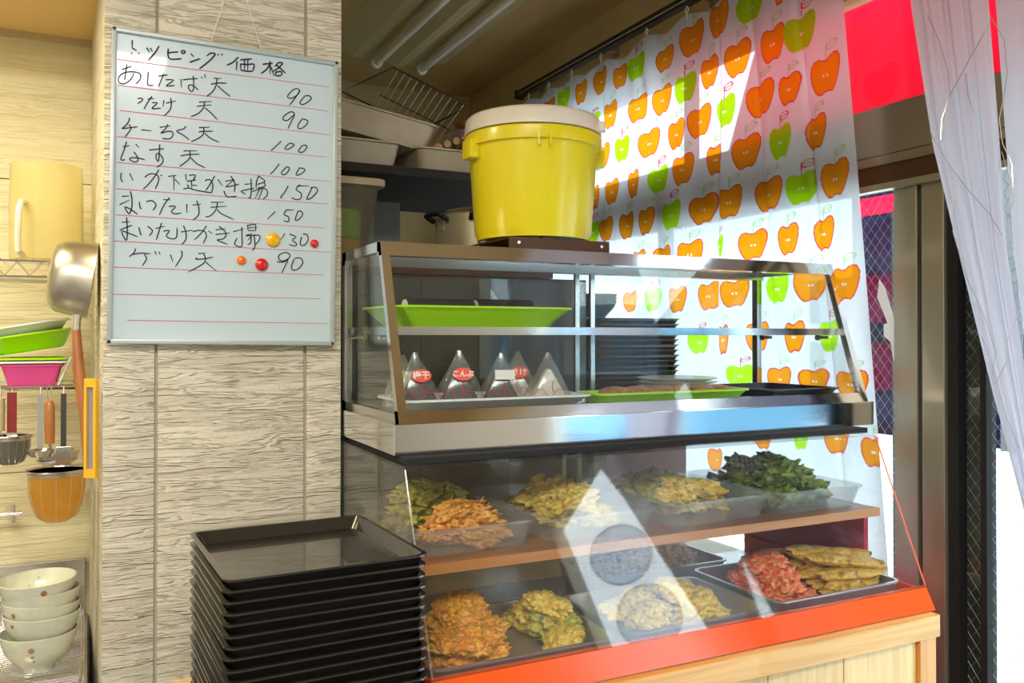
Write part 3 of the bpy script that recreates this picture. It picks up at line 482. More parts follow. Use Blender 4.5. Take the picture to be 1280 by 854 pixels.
MB().box(A0 + 0.01, A1 - 0.01, 1.552, 1.558, 1.402, 1.418).box(A0 + 0.01, A1 - 0.01, 1.828, 1.834, 1.402, 1.418).box(A0 + 0.01, A0 + 0.016, 1.558, 1.828, 1.402, 1.418).box(A1 - 0.016, A1 - 0.01, 1.558, 1.828, 1.402, 1.418).obj('shelf_frame', M['polished'], uc)
MB().box(A0 + 0.017, A1 - 0.017, 1.559, 1.827, 1.411, 1.416).obj('shelf_plate', M['glass'], uc)
for x, s_ in ((A1 - 0.028, -1), (A0 + 0.02, 1)):
    for y in (1.60, 1.80):
        MB().rod((x + 0.02 * (-s_), y, 1.396), (x + 0.012 * s_, y, 1.396), 0.004, 8).rod((x + 0.010 * s_, y, 1.396), (x + 0.016 * s_, y, 1.396), 0.008, 10).obj('shelf_peg', M['black'] if x > 1 else M['chrome'], uc)

# ------------------------------------------------------------------ lower display case
lc = thing('display_case', 'lower sloping acrylic display case with an orange base on the counter', 'display case', (1.08, 1.55, 0.8))
L0, L1 = 0.494, 1.660
def lsl(z): return 1.285 + (z - 0.845) * (1.420 - 1.285) / (1.168 - 0.845)
MB().prism([(L0, 1.262, 0.801), (L0, 1.285, 0.845), (L0, 1.300, 0.845), (L0, 1.300, 0.801)], (L1 - L0, 0, 0)).obj('front_skirt', M['orange'], lc)
MB().box(L0, L1, 1.300, 1.84, 0.801, 0.806).obj('floor_plate', M['steel'], lc)
MB().box(L0, L0 + 0.006, 1.30, 1.84, 0.806, 0.84).obj('side_skirt', M['orange'], lc)
MB().box(L1 - 0.006, L1, 1.30, 1.84, 0.806, 0.84).obj('side_skirt', M['orange'], lc)
MB().prism([(L0, lsl(0.845), 0.845), (L0, lsl(1.166), 1.166), (L0, lsl(1.166) + 0.004, 1.166), (L0, lsl(0.845) + 0.004, 0.845)], (L1 - L0, 0, 0)).obj('front_panel', M['acrylic'], lc)
for x in (L0, L1 - 0.004):
    MB().prism([(x, 1.300, 0.845), (x, 1.424, 1.166), (x, 1.84, 1.166), (x, 1.84, 0.845)], (0.004, 0, 0)).obj('side_panel', M['acrylic'], lc)
    e = MB(); e.tube([(x + 0.002, lsl(0.848), 0.848), (x + 0.002, lsl(1.166), 1.166)], 0.0018, 6); e.obj('edge_strip', M['orange'] if x > 1 else M['film'], lc)
MB().box(L0, L1, 1.418, 1.84, 1.166, 1.172).obj('top_panel', M['acrylic'], lc)
MB().box(L0 + 0.01, L1 - 0.012, 1.432, 1.84, 1.1722, 1.1832).obj('spacer', M['darkgap'], lc)
MB().box(L0 + 0.004, L1 - 0.045, 1.374, 1.82, 0.991, 1.008).obj('shelf_board', M['shelfwood'], lc)
MB().box(L0 + 0.004, L1 - 0.045, 1.370, 1.3745, 0.9905, 1.0085).obj('shelf_edge', M['shelfedge'], lc)
MB().box(L0, 1.18, 1.840, 1.844, 0.806, 1.166).box(1.15, L1, 1.846, 1.850, 0.806, 1.166).obj('rear_panel', M['acrylic'], lc)
for x in (1.055, 1.10): MB().box(x, x + 0.010, 1.842, 1.850, 0.806, 1.166).obj('door_edge', M['white'], lc)

# ------------------------------------------------------------------ whiteboard
CX, CZ, BW, BH, BR = 0.2536, 1.6862, 0.4390, 0.6082, math.radians(0.737)
wb = thing('whiteboard', 'white hanging board with handwritten topping prices on the siding pillar', 'whiteboard', (0, 0, 0))
def bobj(mb, name, m, parent, smooth=False, label=None):
    return mb.obj(name, m, parent, smooth=smooth, label=label)
hw, hh = BW / 2, BH / 2
bobj(MB().box(-hw + 0.006, hw - 0.006, 0.002, 0.010, -hh + 0.006, hh - 0.006), 'writing_surface', M['whiteboard'], wb)
bobj(MB().box(-hw, hw, -0.006, 0.012, hh - 0.009, hh, 0.002).box(-hw, hw, -0.006, 0.012, -hh, -hh + 0.009, 0.002).box(-hw, -hw + 0.009, -0.006, 0.012, -hh, hh, 0.002).box(hw - 0.009, hw, -0.006, 0.012, -hh, hh, 0.002), 'frame', M['frame'], wb, 30)
def stroke(mb, pts, w):
    P = [Vector((a / 1e4, 0, b / 1e4)) for a, b in pts]
    # Catmull-Rom smoothing
    if len(P) > 2:
        Q = []
        for i in range(len(P) - 1):
            p0 = P[max(i - 1, 0)]; p1 = P[i]; p2 = P[i + 1]; p3 = P[min(i + 2, len(P) - 1)]
            for k in range(3):
                t = k / 3; Q.append(0.5 * ((2 * p1) + (p2 - p0) * t + (2 * p0 - 5 * p1 + 4 * p2 - p3) * t * t + (3 * p1 - p0 - 3 * p2 + p3) * t ** 3))
        P = Q + [P[-1]]
    L = []; R_ = []
    for i, p in enumerate(P):
        a = P[max(i - 1, 0)]; b = P[min(i + 1, len(P) - 1)]; d = b - a
        if d.length < 1e-9: d = Vector((1, 0, 0))
        d.normalize(); n = Vector((-d.z, 0, d.x)) * w * (0.55 if i == len(P) - 1 else 1)
        L.append((p + n)); R_.append((p - n))
    y0, y1 = 0.0012, 0.002
    n = len(P)
    vs = [(v.x, y0, v.z) for v in L] + [(v.x, y0, v.z) for v in R_] + [(v.x, y1, v.z) for v in L] + [(v.x, y1, v.z) for v in R_]
    fs = []
    for i in range(n - 1):
        fs += [(i, i + 1, n + i + 1, n + i), (i, 2 * n + i, 2 * n + i + 1, i + 1), (n + i, n + i + 1, 3 * n + i + 1, 3 * n + i)]
    mb.add(vs, fs)
for k, r in enumerate(WRITING):
    mb = MB()
    for st in r: stroke(mb, st, 0.0015 if k == 0 else 0.00115)
    mb.obj('handwriting', M['ink'], wb)['kind'] = 'stuff'
mb = MB()
for a, b in RULES: stroke(mb, [a, b], 0.0007)
mb.obj('ruled_line', M['redink'], wb)['kind'] = 'stuff'
wb.location = (CX, 1.801, CZ); wb.rotation_euler = (0, BR, 0)
wb['base'] = (0, 0, 0)
MB().tube([(-0.040, 0.006, hh), (-0.012, 0.009, hh + 0.10), (0.014, 0.010, hh + 0.155)], 0.0010, 6).tube([(0.062, 0.006, hh - 0.002), (0.036, 0.009, hh + 0.08), (0.016, 0.010, hh + 0.155)], 0.0010, 6).obj('string', M['string'], wb)
MB().rod((0.015, -0.004, hh + 0.158), (0.015, 0.020, hh + 0.158), 0.003, 8).obj('nail', M['chrome'], wb)
cr, sr = math.cos(BR), math.sin(BR)
for (u, v), r, m, lab in (((888, -859), 0.0145, 'magY', 'large yellow round magnet before the price 130'), ((1744, -886), 0.0088, 'magR', 'small red round magnet at the right end of the 130 row'),
                          ((263, -1320), 0.0092, 'magO', 'small orange round magnet in the 90 row at the bottom'), ((664, -1386), 0.0130, 'magR', 'large red round magnet before the lowest price 90')):
    u /= 1e4; v /= 1e4
    o = MB().lathe([(0.0, 0.0), (r * 0.96, 0), (r, 0.002), (r * 0.97, 0.0045), (r * 0.8, 0.0065), (r * 0.4, 0.0078), (0.0, 0.0082)], 28).xf(Matrix.Rotation(PI / 2, 4, 'X')).obj('magnet', M[m], None, smooth=50, off=(0, 0, 0))
    o.location = (CX + u * cr + v * sr, 1.801 + 0.0010, CZ - u * sr + v * cr); tag(o, lab, 'magnet', 'round magnets on the whiteboard')

# ------------------------------------------------------------------ the stack of black trays in front
def tray_mesh():
    mb = MB(); w, d = 0.292, 0.322
    pan(mb, 0, 0, w, d, 0, 0.0225, 0.012, 0.0035, 0.0035, 0.014, 0.003)
    return mb
t0 = tray_mesh().obj('serving_tray', M['traymat'], None, smooth=35, off=(0, 0, 0))
NT = 17; P = (1.0705 - 0.801 - 0.0225) / (NT - 1)
for k in range(NT):
    o = t0 if k == 0 else copy_tree(t0)
    j = 0.0018
    o.location = (0.3085 + random.uniform(-j, j), 1.372 + random.uniform(-j, j), 0.8005 + (NT - 1 - k) * P); o.rotation_euler = (0, 0, math.radians(2.2) + random.uniform(-0.006, 0.006))
    tag(o, ('black plastic serving tray, topmost of the tall stack in front' if k == 0 else 'black plastic serving tray, lowest of the tall stack in front' if k == NT - 1 else 'black plastic serving tray, %s from the top of the stack in front' % ORD[k]), 'tray', 'black trays stacked in front of the pillar')

# ------------------------------------------------------------------ food
def blob(seed, sx, sy, sz, style, sub=4):
    bm = bmesh.new(); bmesh.ops.create_icosphere(bm, subdivisions=sub, radius=1)
    off = Vector((seed * 7.3, seed * 3.1, seed * 1.7))
    for v in bm.verts:
        p = v.co.copy(); q = Vector((p.x * sx, p.y * sy, p.z * sz)) * 1000 / 10.0
        if style == 'nugget':
            d = noise.voronoi(q * 0.95 + off)[0][0]; k = 1.0 + 0.34 * (0.55 - d) + 0.28 * noise.noise(p * 1.6 + off) + 0.10 * noise.noise(q * 1.6 + off)
        elif style == 'leaf':
            d = abs(noise.noise(q * 0.55 + off)); k = 0.85 + 0.75 * d + 0.35 * noise.noise(p * 1.8 + off) + 0.30 * noise.noise(q * 1.2 + off)
        elif style == 'shred':
            a = Vector((q.x * 0.35, q.y * 1.5, q.z * 1.5)); k = 1.0 + 0.30 * noise.noise(a + off) + 0.35 * noise.noise(p * 1.7 + off) + 0.15 * noise.noise(q * 1.3 + off)
        else:
            k = 1.0 + 0.24 * noise.noise(p * 1.5 + off) + 0.16 * noise.noise(q * 0.45 + off) + 0.07 * noise.noise(q * 1.4 + off)
        v.co = Vector((p.x * sx * k, p.y * sy * k, max(p.z * sz * k, -sz * 0.75)))
    bm.verts.index_update()
    mb = MB().add([v.co[:] for v in bm.verts], [[v.index for v in f.verts] for f in bm.faces]); bm.free(); return mb
def strands(mb, seed, sx, sy, sz, n, r=0.0012):
    rnd = random.Random(seed)
    for _ in range(n):
        a = rnd.uniform(0, 2 * PI); c = Vector((rnd.uniform(-0.7, 0.7) * sx, rnd.uniform(-0.7, 0.7) * sy, sz * rnd.uniform(0.5, 1.0)))
        L = rnd.uniform(0.3, 0.7) * sx; bend = rnd.uniform(-0.5, 0.8) * L; d = Vector((math.cos(a), math.sin(a), rnd.uniform(-0.3, 0.3)))
        pr = Vector((-d.y, d.x, 0.5)); mb.tube([c + d * L * t + pr * bend * (0.25 - t * t) for t in (-0.5, -0.25, 0, 0.25, 0.5)], r, 5)
    return mb
PROTO = {}
def protos(kind, style, m, sizes, n=4, strand=0, sub=4, name='tempura_piece'):
    PROTO[kind] = []
    for k in range(n):
        s_ = sizes[k % len(sizes)]
        mb = blob(k + len(PROTO) * 11 + 1, *s_, style, sub)
        if strand: strands(mb, k + 5, *s_, strand)
        PROTO[kind].append([mb, s_, M[m], name, None])
def place(kind, i, x, y, z, rz, tilt=(0, 0), sc=1.0, label='', group=None, cat='food'):
    p = PROTO[kind][i % len(PROTO[kind])]
    if p[4] is None:
        o = p[0].obj(p[3], p[2], None, smooth=60, off=(0, 0, 0)); p[4] = o
    else: o = copy_tree(p[4])
    o.location = (x, y, z + p[1][2] * 0.72 * sc); o.rotation_euler = (tilt[0], tilt[1], rz); o.scale = (sc, sc, sc)
    return tag(o, label, cat, group)
protos('kakiage', 'nugget', 'kakiage', [(0.060, 0.052, 0.022), (0.055, 0.055, 0.024), (0.052, 0.046, 0.020)], 4, 6, 5)
protos('yellow', 'nugget', 'yellowfry', [(0.050, 0.045, 0.024), (0.055, 0.042, 0.020)], 3, 0, 5)
protos('squid', 'shred', 'squid', [(0.060, 0.040, 0.018), (0.055, 0.045, 0.020)], 3, 26, 5)
protos('olive', 'leaf', 'olivefry', [(0.050, 0.045, 0.022), (0.055, 0.040, 0.020)], 3, 0, 5)
protos('green', 'leaf', 'greenfry', [(0.055, 0.048, 0.026), (0.050, 0.050, 0.024)], 3, 0, 5)
protos('pale', 'leaf', 'yellowfry', [(0.048, 0.042, 0.022)], 3, 4, 5)
protos('red', 'nugget', 'redfry', [(0.055, 0.048, 0.024), (0.050, 0.044, 0.022)], 3, 6, 5)
protos('gold', 'smooth', 'goldfry', [(0.095, 0.034, 0.016), (0.085, 0.038, 0.017)], 3, 0, 5)
protos('brown', 'smooth', 'brownfry', [(0.042, 0.034, 0.012)], 2, 0, 3, 'croquette')

def container(name, x0, x1, y0, y1, z0, h, m, label, cat, group=None, taper=0.012, lip=0.006, th=0.002, rad=0.02, rimh=0.004, rz=0.0):
    cx, cy = (x0 + x1) / 2, (y0 + y1) / 2
    mb = MB(); pan(mb, 0, 0, x1 - x0 - 2 * lip, y1 - y0 - 2 * lip, 0, h, taper, lip, th, rad, rimh)
    o = mb.obj(name, m, None, smooth=40, off=(0, 0, 0)); o.location = (cx, cy, z0); o.rotation_euler = (0, 0, rz)
    return tag(o, label, cat, group)
def fill(kinds, x0, x1, y0, y1, z, n, label, group, seed, hump=0.5, layers=3, sc=(0.8, 1.05), marg=0.045, dz=0.018):
    rnd = random.Random(seed); k = 0
    for L in range(layers):
        m_ = n if L == 0 else max(1, int(n * (1 - 0.28 * L)))
        nx = max(1, int(round(math.sqrt(m_ * (x1 - x0) / (y1 - y0))))); ny = max(1, int(math.ceil(m_ / nx)))
        for i in range(nx):
            for j in range(ny):
                mm = marg + 0.014 * L
                x = x0 + mm + (x1 - x0 - 2 * mm) * ((i + 0.5) / nx + rnd.uniform(-0.18, 0.18)); y = y0 + mm + (y1 - y0 - 2 * mm) * ((j + 0.5) / ny + rnd.uniform(-0.18, 0.18))
                place(kinds[k % len(kinds)] if isinstance(kinds, list) else kinds, k + L, x, y, z + dz * L + rnd.uniform(0, 0.006), rnd.uniform(0, 6.28), (rnd.uniform(-0.3, 0.3), rnd.uniform(-0.3, 0.3)), rnd.uniform(*sc), label + ', ' + ('bottom' if L == 0 else 'top' if L == layers - 1 else 'middle' if layers == 3 else 'lower' if L == 1 else 'upper') + ' layer, ' + ('front' if j == 0 else 'back' if j == ny - 1 else 'centre' if ny <= 3 else ORD[j] + ' row') + ' ' + ('left' if i == 0 else 'right' if i == nx - 1 else 'middle' if nx == 3 else 'inner left' if i < nx / 2 else 'inner right'), group)
                k += 1
ZS = 1.0088
TB = 'clear plastic tubs on the shelf of the lower case'
container('food_tub', 0.508, 0.752, 1.400, 1.765, ZS, 0.050, M['tub'], 'clear tub of shredded orange and olive tempura at the left end', 'tub', TB, rz=0.03)
container('food_tub', 0.765, 1.025, 1.395, 1.77, ZS, 0.048, M['tub'], 'clear tub of pale yellow tempura, second from the left', 'tub', TB, rz=0.02)
container('food_tub', 1.045, 1.325, 1.395, 1.75, ZS, 0.050, M['tub'], 'clear tub of yellow green tempura, third from the left', 'tub', TB, rz=0.03)
container('food_tub', 1.338, 1.602, 1.392, 1.74, ZS, 0.050, M['tub'], 'clear tub heaped with dark green leaf tempura at the right end', 'tub', TB, rz=0.0)
ZF = ZS + 0.004
fill('squid', 0.515, 0.745, 1.41, 1.58, ZF, 6, 'orange shreds, leftmost tub', 'orange shredded tempura in the leftmost tub', 3, layers=3, sc=(0.72, 0.88), dz=0.018, marg=0.052)
fill('olive', 0.515, 0.745, 1.58, 1.76, ZF, 6, 'olive tempura, leftmost tub', 'olive tempura in the leftmost tub', 4, layers=3, dz=0.022, sc=(0.72, 0.9), marg=0.05)
fill('pale', 0.775, 1.015, 1.42, 1.76, ZF, 9, 'pale yellow tempura, second tub', 'pale tempura in the second tub', 5, layers=3, dz=0.02, sc=(0.75, 0.95), marg=0.052)
fill(['pale', 'olive', 'yellow'], 1.055, 1.315, 1.41, 1.74, ZF, 9, 'yellow green tempura, third tub', 'yellow green tempura in the third tub', 6, layers=3, dz=0.019, sc=(0.75, 0.95), marg=0.052)
fill('green', 1.345, 1.595, 1.41, 1.73, ZF, 9, 'dark green leaf tempura, rightmost tub', 'green leaf tempura in the rightmost tub', 7, layers=4, dz=0.021, sc=(0.75, 0.98), marg=0.05)

ZT = 0.8065
TG = 'steel food trays on the floor of the lower case'
container('food_tray', 0.505, 0.875, 1.315, 1.60, ZT, 0.042, M['traysteel'], 'steel tray holding red specked fritters at the left of the lower case', 'tray', TG, taper=0.008, lip=0.005)
container('food_tray', 0.895, 1.245, 1.315, 1.58, ZT, 0.042, M['traysteel'], 'steel tray of yellow fritters in the middle of the lower case', 'tray', TG, taper=0.008, lip=0.005)
container('food_tray', 1.258, 1.625, 1.315, 1.60, ZT, 0.050, M['traysteel'], 'steel tray of red fritters and golden fillets at the right of the lower case', 'tray', TG, taper=0.008, lip=0.005)
container('food_tray', 1.02, 1.40, 1.625, 1.815, ZT, 0.050, M['traysteel'], 'steel tray behind the yellow fritters at the back of the lower case', 'tray', TG, taper=0.008, lip=0.005)
ZG = ZT + 0.004
fill('kakiage', 0.51, 0.735, 1.33, 1.59, ZG, 6, 'orange kakiage fritter, left steel tray', 'orange kakiage fritters in the left tray', 11, layers=4, dz=0.021, sc=(0.85, 1.05))
fill(['yellow', 'olive', 'yellow'], 0.735, 0.868, 1.33, 1.58, ZG, 4, 'yellow green fritter, left steel tray', 'yellow green fritters in the left tray', 12, layers=3, dz=0.024, sc=(0.8, 0.95), marg=0.03)
fill('yellow', 0.95, 1.225, 1.325, 1.57, ZG, 6, 'yellow fritter, middle steel tray', 'yellow fritters in the middle tray', 13, layers=3, dz=0.021, sc=(0.8, 1.0), marg=0.035)
fill('red', 1.27, 1.43, 1.33, 1.56, ZG, 5, 'red ginger fritter, right steel tray', 'red ginger fritters in the right tray', 14, layers=4, dz=0.022, sc=(0.8, 0.98), marg=0.035)
rnd = random.Random(5)
for k in range(15):
    L = k // 4
    place('gold', k, 1.525 + rnd.uniform(-0.012, 0.012) - 0.004 * L, 1.375 + 0.048 * (k % 4) + rnd.uniform(-0.006, 0.006), ZG + 0.004 + 0.024 * L, math.radians(rnd.uniform(-22, 14)), (0, rnd.uniform(-0.05, 0.16)), rnd.uniform(0.9, 1.05), 'long golden fillet tempura in the right tray, %s, %s layer' % (['frontmost', 'second from the front', 'third from the front', 'rearmost'][k % 4], ['bottom', 'second', 'third', 'top'][L]), 'golden fillets in the right tray')
fill('squid', 1.04, 1.38, 1.64, 1.80, ZG, 6, 'reddish shredded fritter, back steel tray', 'reddish fritters in the back tray', 15, layers=3, dz=0.022, sc=(0.8, 1.0), marg=0.035)

# upper case contents
ZU = 1.2405
container('serving_dish', 0.505 + 0.022, 0.94, 1.575, 1.815, 1.4165, 0.044, M['lime'], 'deep lime green tray with rolled sushi on the upper shelf', 'tray', None, taper=0.035, lip=0.006, rad=0.03)
MB0 = MB().box(A0 + 0.02, A1 - 0.02, 1.50, 1.84, 1.241, 1.248).obj('inner_floor', M['polished'], uc)
container('serving_dish', 0.527, 0.945, 1.512, 1.70, 1.2485, 0.030, M['white'], 'white tray holding the wrapped rice balls', 'tray', None, taper=0.028, lip=0.006, rad=0.02)
container('serving_dish', 0.955, 1.375, 1.515, 1.628, 1.2485, 0.030, M['lime'], 'shallow lime green tray of brown croquettes', 'tray', None, taper=0.02, lip=0.006, rad=0.02)
container('serving_dish', 1.440, 1.675, 1.530, 1.79, 1.2485, 0.024, M['black'], 'empty black tray at the right end of the upper case', 'tray', None, taper=0.012, lip=0.006, rad=0.015)
for k in range(6):
    place('brown', k, 1.02 + 0.058 * k, 1.555 + 0.004 * (k % 2), 1.2525 + 0.017, 0.3 * k, (0, 0), 0.85, 'brown croquette, %s from the left in the front row of the lime tray' % ORD[k], 'croquettes in the lime tray')
for k in range(5):
    place('brown', k, 1.05 + 0.062 * k, 1.598, 1.2525 + 0.017, 0.5 * k, (0, 0), 0.85, 'brown croquette, %s from the left in the back row of the lime tray' % ORD[k], 'croquettes in the lime tray')
# sushi rolls
for k, (x, y, L, lab) in enumerate(((0.660, 1.66, 0.16, 'dark seaweed sushi roll at the left of the lime tray'), (0.795, 1.645, 0.13, 'dark seaweed sushi roll in the middle of the lime tray'), (0.80, 1.705, 0.15, 'dark seaweed sushi roll behind the others in the lime tray'))):
    t = thing('sushi_roll', lab, 'sushi', (x, y, 1.4195), 'seaweed sushi rolls in the lime tray')
    zc = 1.4195 + 0.036
    MB().rod((x - L / 2, y, zc), (x + L / 2, y, zc), 0.0225, 18).obj('seaweed', M['nori'], t, smooth=True)
    MB().rod((x - L / 2 - 0.002, y, zc), (x + L / 2 + 0.002, y, zc), 0.0195, 18).obj('rice', M['rice'], t, smooth=True)
    MB().rod((x - L / 2 - 0.003, y - 0.003, zc), (x + L / 2 + 0.003, y - 0.003, zc), 0.006, 10).obj('filling', M['magO'], t, smooth=True)
    for q in (-0.1, 0.1): pass
    MB().box(x - L / 2, x + L / 2, y - 0.018, y + 0.018, 1.4200, 1.4335, bev=0.003).obj('rest', M['rice'], t)
# wrapped rice balls
def onigiri(x, y, rz, label, body, st, word, lean=0.0, k=1.0):
    t = thing('rice_ball', label, 'rice ball', (0, 0, 0), 'wrapped rice balls on the white tray')
    def tri(s_, yd, z0=0.0, rnd_=0.012):
        pts = []
        V = [(-0.040 * s_, 0.002), (0.040 * s_, 0.002), (0.0, 0.070 * s_)]
        for i in range(3):
            a = Vector(V[i]); p = Vector(V[i - 1]); n = Vector(V[(i + 1) % 3])
            for q in range(5):
                u = q / 4; c = a + (p - a).normalized() * rnd_ * (1 - u) ** 2 + (n - a).normalized() * rnd_ * u ** 2
                pts.append((c.x, yd, c.y + z0))
        return pts
    mb = MB().loft([tri(0.86, -0.020), tri(1.0, -0.014), tri(1.0, 0.014), tri(0.86, 0.020)]); mb.obj('seaweed' if body == 'nori' else 'rice', M[body], t, smooth=50)
    # loose pointed film
    rg = []
    for z, w, d in ((0.0005, 0.046, 0.026), (0.015, 0.044, 0.026), (0.040, 0.032, 0.024), (0.065, 0.018, 0.012), (0.082, 0.008, 0.004), (0.093, 0.003, 0.001)):
        r_ = []
        for i in range(20):
            a = 2 * PI * i / 20; e = 1 + 0.06 * math.sin(5 * a + z * 300)
            r_.append((w * math.copysign(abs(math.cos(a)) ** 0.7, math.cos(a)) * e + lean * z, d * math.copysign(abs(math.sin(a)) ** 0.7, math.sin(a)) * e, z))
        rg.append(r_)
    MB().loft(rg, True, True).obj('wrapper', M['film'], t, smooth=60)
    if st:
        yf = -0.0262; zc = 0.057
        so = thing_part('sticker', t, M['sticker'] if st == 'red' else M['paper'], lean * 0.05 + 0.006, -0.0193, zc, 0.0165 if st == 'red' else 0.017, 0.0098, st)
        if word: text('lettering', word, 0.0115 if len(word) > 2 else 0.0140, M['paper'] if st == 'red' else M['redprint'], so, (lean * 0.05 + 0.006, -0.0234, zc), (PI / 2 - 0.42, 0, 0), 0.0002)
    # red line drawing on the film: round crab-like scribble
    mb = MB()
    for s_ in (-1, 1):
        mb.tube([(s_ * 0.004, -0.0268, 0.020), (s_ * 0.013, -0.0268, 0.031), (s_ * 0.023, -0.0268, 0.030), (s_ * 0.029, -0.0268, 0.020), (s_ * 0.024, -0.0268, 0.013), (s_ * 0.032, -0.0268, 0.007)], 0.0007, 4)
        mb.tube([(s_ * 0.003, -0.0268, 0.012), (s_ * 0.010, -0.0268, 0.016), (s_ * 0.016, -0.0268, 0.012), (s_ * 0.010, -0.0268, 0.007), (s_ * 0.003, -0.0268, 0.012)], 0.0007, 4)
    mb.tube([(0.006, -0.0262, 0.045), (0.004, -0.0266, 0.036), (0.006, -0.0268, 0.026)], 0.0009, 4)
    mb.obj('printed_drawing', M['redprint'], t)
    t.location = (x, y, 1.2522); t.rotation_euler = (0, 0, rz); t.scale = (1.2 * k, 1.1 * k, 1.24 * k)
    return t
def thing_part(name, t, m, x, y, z, rx, rz_, st):
    n = 24; ring = lambda yy: [(x + (rx * math.cos(2 * PI * i / n) if st == 'red' else max(-rx, min(rx, 1.5 * rx * math.cos(2 * PI * i / n)))), yy, z + (rz_ * math.sin(2 * PI * i / n) if st == 'red' else max(-rz_ * .8, min(rz_ * .8, 1.5 * rz_ * math.sin(2 * PI * i / n))))) for i in range(n)]
    sl = lambda rg_: [(p[0], p[1] + (p[2] - z) * 0.447, p[2]) for p in rg_]
    return MB().loft([sl(ring(y - 0.004)), sl(ring(y - 0.0032))]).obj(name, m, t)
onigiri(0.580, 1.585, -0.25, 'wrapped rice ball with red pickled plum sticker, leftmost', 'nori', 'red', '梅干', -0.05)
onigiri(0.663, 1.572, -0.40, 'wrapped rice ball with a red こんぶ sticker', 'nori', 'red', 'こんぶ', 0.0, 1.03)
onigiri(0.758, 1.578, -0.40, 'wrapped rice ball with a white sticker, third from the left', 'nori', 'white', '', 0.0, 0.98)
onigiri(0.822, 1.640, -0.55, 'wrapped rice ball behind with a red さけ sticker', 'rice', 'red', 'さけ', 0.05, 1.0)
onigiri(0.868, 1.578, -0.35, 'pale wrapped rice ball at the right end of the white tray', 'rice', '', '', 0.0, 0.98)
onigiri(0.583, 1.655, 0.2, 'pale wrapped rice ball behind the leftmost one', 'rice', '', '', -0.1, 0.95)
# plates inside, at the back
pl0 = MB().lathe([(0, 0), (0.055, 0), (0.06, 0.002), (0.098, 0.012), (0.100, 0.0135), (0.097, 0.0145), (0.058, 0.0055), (0, 0.0045)], 40).obj('plate', M['plate'], None, smooth=50, off=(0, 0, 0))
for k in range(5):
    o = pl0 if k == 0 else copy_tree(pl0); o.location = (1.325, 1.735 - 0.0, 1.2485 + 0.0085 * k + 0.0002)
    tag(o, 'white china plate, %s in the small stack in the upper case' % ('topmost' if k == 4 else 'lowest' if k == 0 else ORD[4 - k] + ' from top'), 'plate', 'white plates stacked in the upper case')

# ------------------------------------------------------------------ on top of the upper case
rb = thing('riser', 'dark brown slotted riser under the yellow bucket', 'stand', (0.92, 1.70, 1.584))
MB().box(0.800, 1.052, 1.625, 1.629, 1.5845, 1.612).obj('front_flange', M['brownrail'], rb)
MB().box(0.800, 1.052, 1.629, 1.825, 1.608, 1.612).box(0.800, 1.052, 1.821, 1.825, 1.5845, 1.608).obj('deck', M['brownrail'], rb)
for x in (0.822, 1.030): MB().rod((x, 1.6245, 1.600), (x, 1.622, 1.600), 0.0035, 10).obj('screw', M['chrome'], rb)
MB().box(0.880, 0.915, 1.624, 1.640, 1.612, 1.6155).obj('clip', M['brownrail'], rb)
bk = thing('bucket', 'large yellow plastic bucket standing on top of the steel case', 'bucket', (0.915, 1.735, 1.6165))
BX, BY, BZ = 0.915, 1.735, 1.6165
MB().lathe([(0, 0.006), (0.118, 0.006), (0.120, 0.0), (0.128, 0.0), (0.130, 0.010), (0.134, 0.016), (0.147, 0.200), (0.148, 0.206), (0.157, 0.206), (0.158, 0.216), (0.158, 0.232), (0.154, 0.236), (0.145, 0.236), (0.142, 0.20), (0.128, 0.02), (0, 0.014)], 64, (BX, BY, BZ)).obj('body', M['bucket'], bk, smooth=35)
for a in (-1.98, -1.83, 2.2, 0.6):
    c, s_ = math.cos(a), math.sin(a)
    MB().box(-0.002, 0.002, -0.010, 0.0, 0.188, 0.212).xf(Matrix.Translation((BX + 0.158 * c, BY + 0.158 * s_, BZ)) @ Matrix.Rotation(a + PI / 2 + PI, 4, 'Z') @ Matrix.Translation((0, 0.01, 0))).obj('rim_rib', M['bucket'], bk)
for a in (PI + 0.02, -0.18):
    c, s_ = math.cos(a), math.sin(a)
    MB().box(-0.012, 0.012, -0.022, 0.022, 0.176, 0.218, bev=0.003).xf(Matrix.Translation((BX + 0.157 * c, BY + 0.157 * s_, BZ)) @ Matrix.Rotation(a, 4, 'Z')).obj('handle_lug', M['bucket'], bk, smooth=30)
ld = MB().lathe([(0, 0.040), (0.105, 0.044), (0.138, 0.044), (0.150, 0.040), (0.1555, 0.033), (0.1575, 0.002), (0.153, 0.0015), (0.150, 0.030), (0.10, 0.036), (0, 0.034)], 64, (BX, BY, BZ + 0.2365)).obj('bucket_lid', M['lid'], bk, smooth=35, label='milky white plastic lid')
for a in (-0.75, 2.2):
    c, s_ = math.cos(a), math.sin(a)
    MB().box(-0.004, 0.010, -0.012, 0.012, 0.006, 0.028, bev=0.002).xf(Matrix.Translation((BX + 0.157 * c, BY + 0.157 * s_, BZ + 0.2365)) @ Matrix.Rotation(a, 4, 'Z')).obj('pull_tab', M['lid'], ld, smooth=30)

